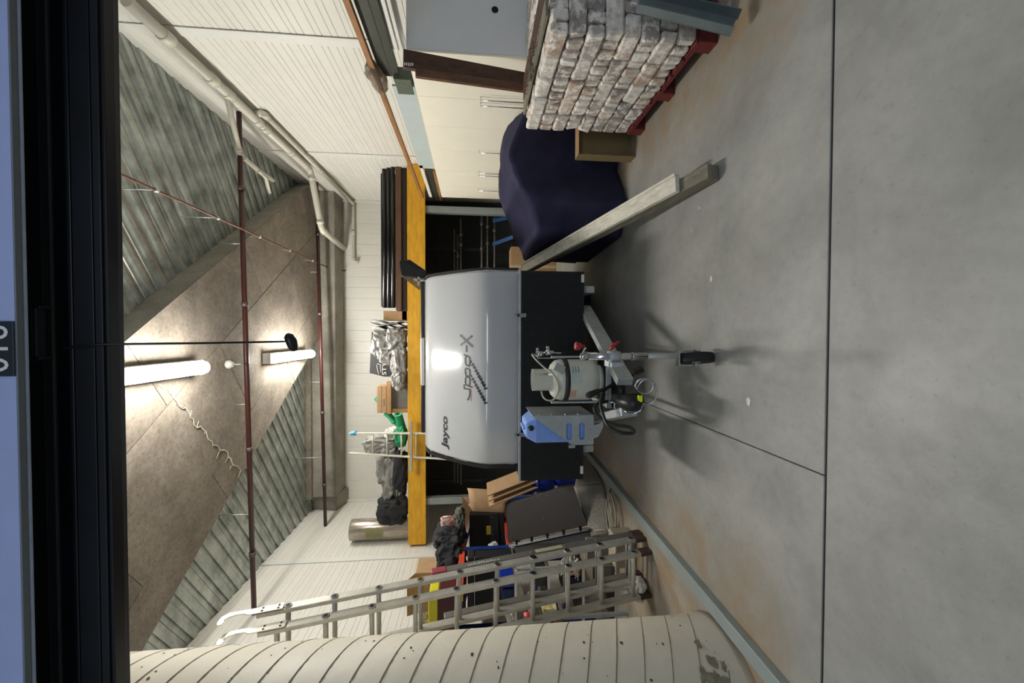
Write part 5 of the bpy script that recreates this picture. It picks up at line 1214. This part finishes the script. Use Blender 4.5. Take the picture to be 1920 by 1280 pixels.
obj('tail', MB().tube(smooth([at(1145, 1003, z=.06), at(1140, 995, z=.12), at(1125, 993, z=.2), at(1107, 998, z=.26)]), .005, 6), tan_cable, t)
obj('plug', MB().tube([at(1110, 998, z=.255), at(1104, 999, z=.27)], .014, 10), tan_cable, t)

# small white-edged shelving behind the ladder
sx0, sx1 = at(965, 1178, y=4.05).x-.05, at(965, 1068, y=4.05).x; zs = [at(X_, 1110, y=4.05).z for X_ in (965, 1027, 1092, 1153)]
t = thing('low_shelving', 'low shelving with white front edges behind the long ladder', 'shelving', ((sx0+sx1)/2, 4.2, 0))
for k, z_ in enumerate(zs): obj('shelf', MB().box(sx0, sx1, 4.05, 4.5, z_-.02, z_), mat('shelf_brown', '5b5348', .7), t, label='brown shelf'); obj('shelf_edge', MB().box(sx0, sx1, 4.035, 4.05, z_-.022, z_+.002), white_paint, t)
for x_ in (sx0+.01, sx1-.01):
    for y_ in (4.07, 4.48): obj('post', MB().box(x_-.012, x_+.012, y_-.012, y_+.012, 0, zs[0]), galv_dull, t)
def onshelf(k, Y0_, Y1_, h, d, m, name, label, cat, y_=4.1):
    x1_, x0_ = at(1000, Y0_, y=y_).x, at(1000, Y1_, y=y_).x; x0_ = max(x0_, sx0+.03)
    return tag(obj(name, MB().box(x0_, x1_, y_, y_+d, zs[k]+.003, zs[k]+h), m, bevel=.006), label, cat)
t = thing('black_backing_box', 'large black box added as dark backing on top of the low shelving, under the orange beam', 'toolbox', ((sx0+sx1)/2, 4.45, zs[0]))  # box added as dark backing, keeps the space under the beam dark
obj('box', MB().box(sx0+.02, sx1-.02, 4.34, 4.5, zs[0]+.003, 1.50), black_matte, t, bevel=.01)
obj('lid', MB().box(sx0+.01, sx1-.01, 4.33, 4.5, 1.502, 1.58), mat('backing_box_lid', '1b1512', .6), t, bevel=.01)
obj('clasp', MB().box((sx0+sx1)/2-.03, (sx0+sx1)/2+.03, 4.32, 4.34, 1.46, 1.53), chrome, t)
onshelf(0, 1078, 1098, .15, .2, bluebin, 'blue_box', 'blue box on the top of the low shelving behind the ladder', 'box')
onshelf(0, 1102, 1124, .13, .2, mat('blue_dark', '14234f', .6), 'navy_box', 'dark navy box beside the blue box on the low shelving', 'box')
crumple('paper_bundle', (948, 1128, 964, 1158), 4.1, .15, 51, paper, 'bundle of papers on the low shelving near the column', 'papers', .3, 3)
onshelf(2, 1086, 1116, .19, .25, mat('bin_navy', '0f1838', .5), 'navy_bin', 'dark navy bin on the low shelf under the white cables', 'bin')
onshelf(2, 1074, 1084, .16, .2, mat('orange_tin', 'a2592e', .5), 'orange_tin', 'orange-brown tin next to the dark navy bin', 'tin')
onshelf(1, 1074, 1100, .12, .2, mat('bin_grey', '3a3d3c', .5), 'grey_case', 'dark grey case on the middle low shelf', 'case')
onshelf(3, 1074, 1120, .14, .3, mat('crate_grey', '6f6e66', .7), 'grey_crate', 'grey crate on the bottom shelf behind the ladder foot', 'crate')
cbm = MB()
c_ = at(1070, 1062, y=3.95)
for k in range(9):
    cbm.tube(smooth([c_+Vector((random.uniform(-.14, .12), random.uniform(-.03, .05), random.uniform(-.09, .10))) for _ in range(6)], 5), .005, 6)
tag(obj('white_cable_bundle', cbm, white_cable), 'tangled bundle of white cable hanging behind the ladder', 'cable', kind='stuff')
a_, b_ = at(1188, 1086, z=0), at(1222, 1030, y=3.9)
c_ = at(1215, 1062, z=0); tag(obj('concrete_block', MB().box(c_.x-.16, c_.x+.13, c_.y+.25, c_.y+.45, 0, .20), mat('block_tan', '9b9280', .8, 0, .1, 12), bevel=.01), 'pale tan block on the floor just behind the ladder feet', 'block')
a_, b_ = at(1100, 1100, y=4.0), at(1140, 1020, y=4.0)
tag(obj('grey_plinth', MB().box(at(1130, 1060, y=3.95).x, at(1130, 1012, y=3.95).x, 3.95, 4.03, 0, .34), mat('plinth', '77746a', .7), bevel=.006), 'grey panel standing between the shelving and the carpet', 'panel')
a_ = at(1208, 1112, z=.05); tag(obj('crumpled_paper', MB().add(*blob(a_+Vector((0, .05, .03)), (.09, .06, .06), 61, .4, 3), False), paper), 'crumpled white paper on the floor between ladder and column', 'paper')
a_, b_ = at(1020, 1166, y=3.4), at(1047, 1148, y=3.4); tag(obj('printed_box', MB().box(a_.x, b_.x, 3.45, 3.6, b_.z, a_.z), mat('printed_yellow', 'e3e0c8', .5, 0, .1, 30, col2='c2b23a', detail=0), bevel=.003), 'white and yellow printed box beside the column', 'box')
a_, b_ = at(985, 1172, y=3.5), at(995, 1152, y=3.5); tag(obj('red_tin', MB().tube([(a_.x, 3.6, b_.z-.06), (a_.x, 3.6, a_.z)], .045, 14), red_plastic), 'small red tin beside the column', 'tin')
t = thing('side_shelf', 'grey wooden shelf between the ladder and the column', 'shelf', (sx0-.1, 3.55, 0))
obj('board', MB().box(at(1050, 1190, y=3.4).x-.25, at(1050, 1146, y=3.4).x, 3.4, 3.7, at(1050, 1150, y=3.4).z-.03, at(1050, 1150, y=3.4).z-.004), mat('grey_ply', '6c665b', .8), t)
obj('board', MB().box(at(1050, 1190, y=3.4).x-.25, at(1050, 1146, y=3.4).x, 3.4, 3.7, at(998, 1150, y=3.4).z-.03, at(998, 1150, y=3.4).z-.004), mat('grey_ply', '6c665b', .8), t)
for dx in (-.25, -.0): obj('post', MB().box(at(1050, 1146, y=3.4).x-.04+dx, at(1050, 1146, y=3.4).x-.01+dx, 3.68, 3.71, 0, at(998, 1150, y=3.4).z), galv_dull, t)

# ================================================================ scraps on the floor
for (X_, Y_, s_, lab) in ((1334, 523, .022, 'small white scrap on the floor in front of the navy cover'), (1404, 752, .03, 'white paper fleck on the floor in front of the jockey wheel'), (1358, 520, .006, None), (1298, 432, .008, 'tiny white chip on the floor beside the grey post'), (1482, 742, .007, None), (1312, 390, .012, 'small white flake on the floor near the end of the pale board')):
    if lab is None: continue
    p_ = at(X_, Y_, z=.001); a0 = random.uniform(0, 3)
    pts = [p_+Vector((math.cos(a0+k*1.26)*s_*random.uniform(.6, 1.2), math.sin(a0+k*1.26)*s_*.6, 0)) for k in range(5)]
    tag(obj('paper_scrap', MB().prism(pts, (0, 0, .003)), paper), lab, 'scrap')
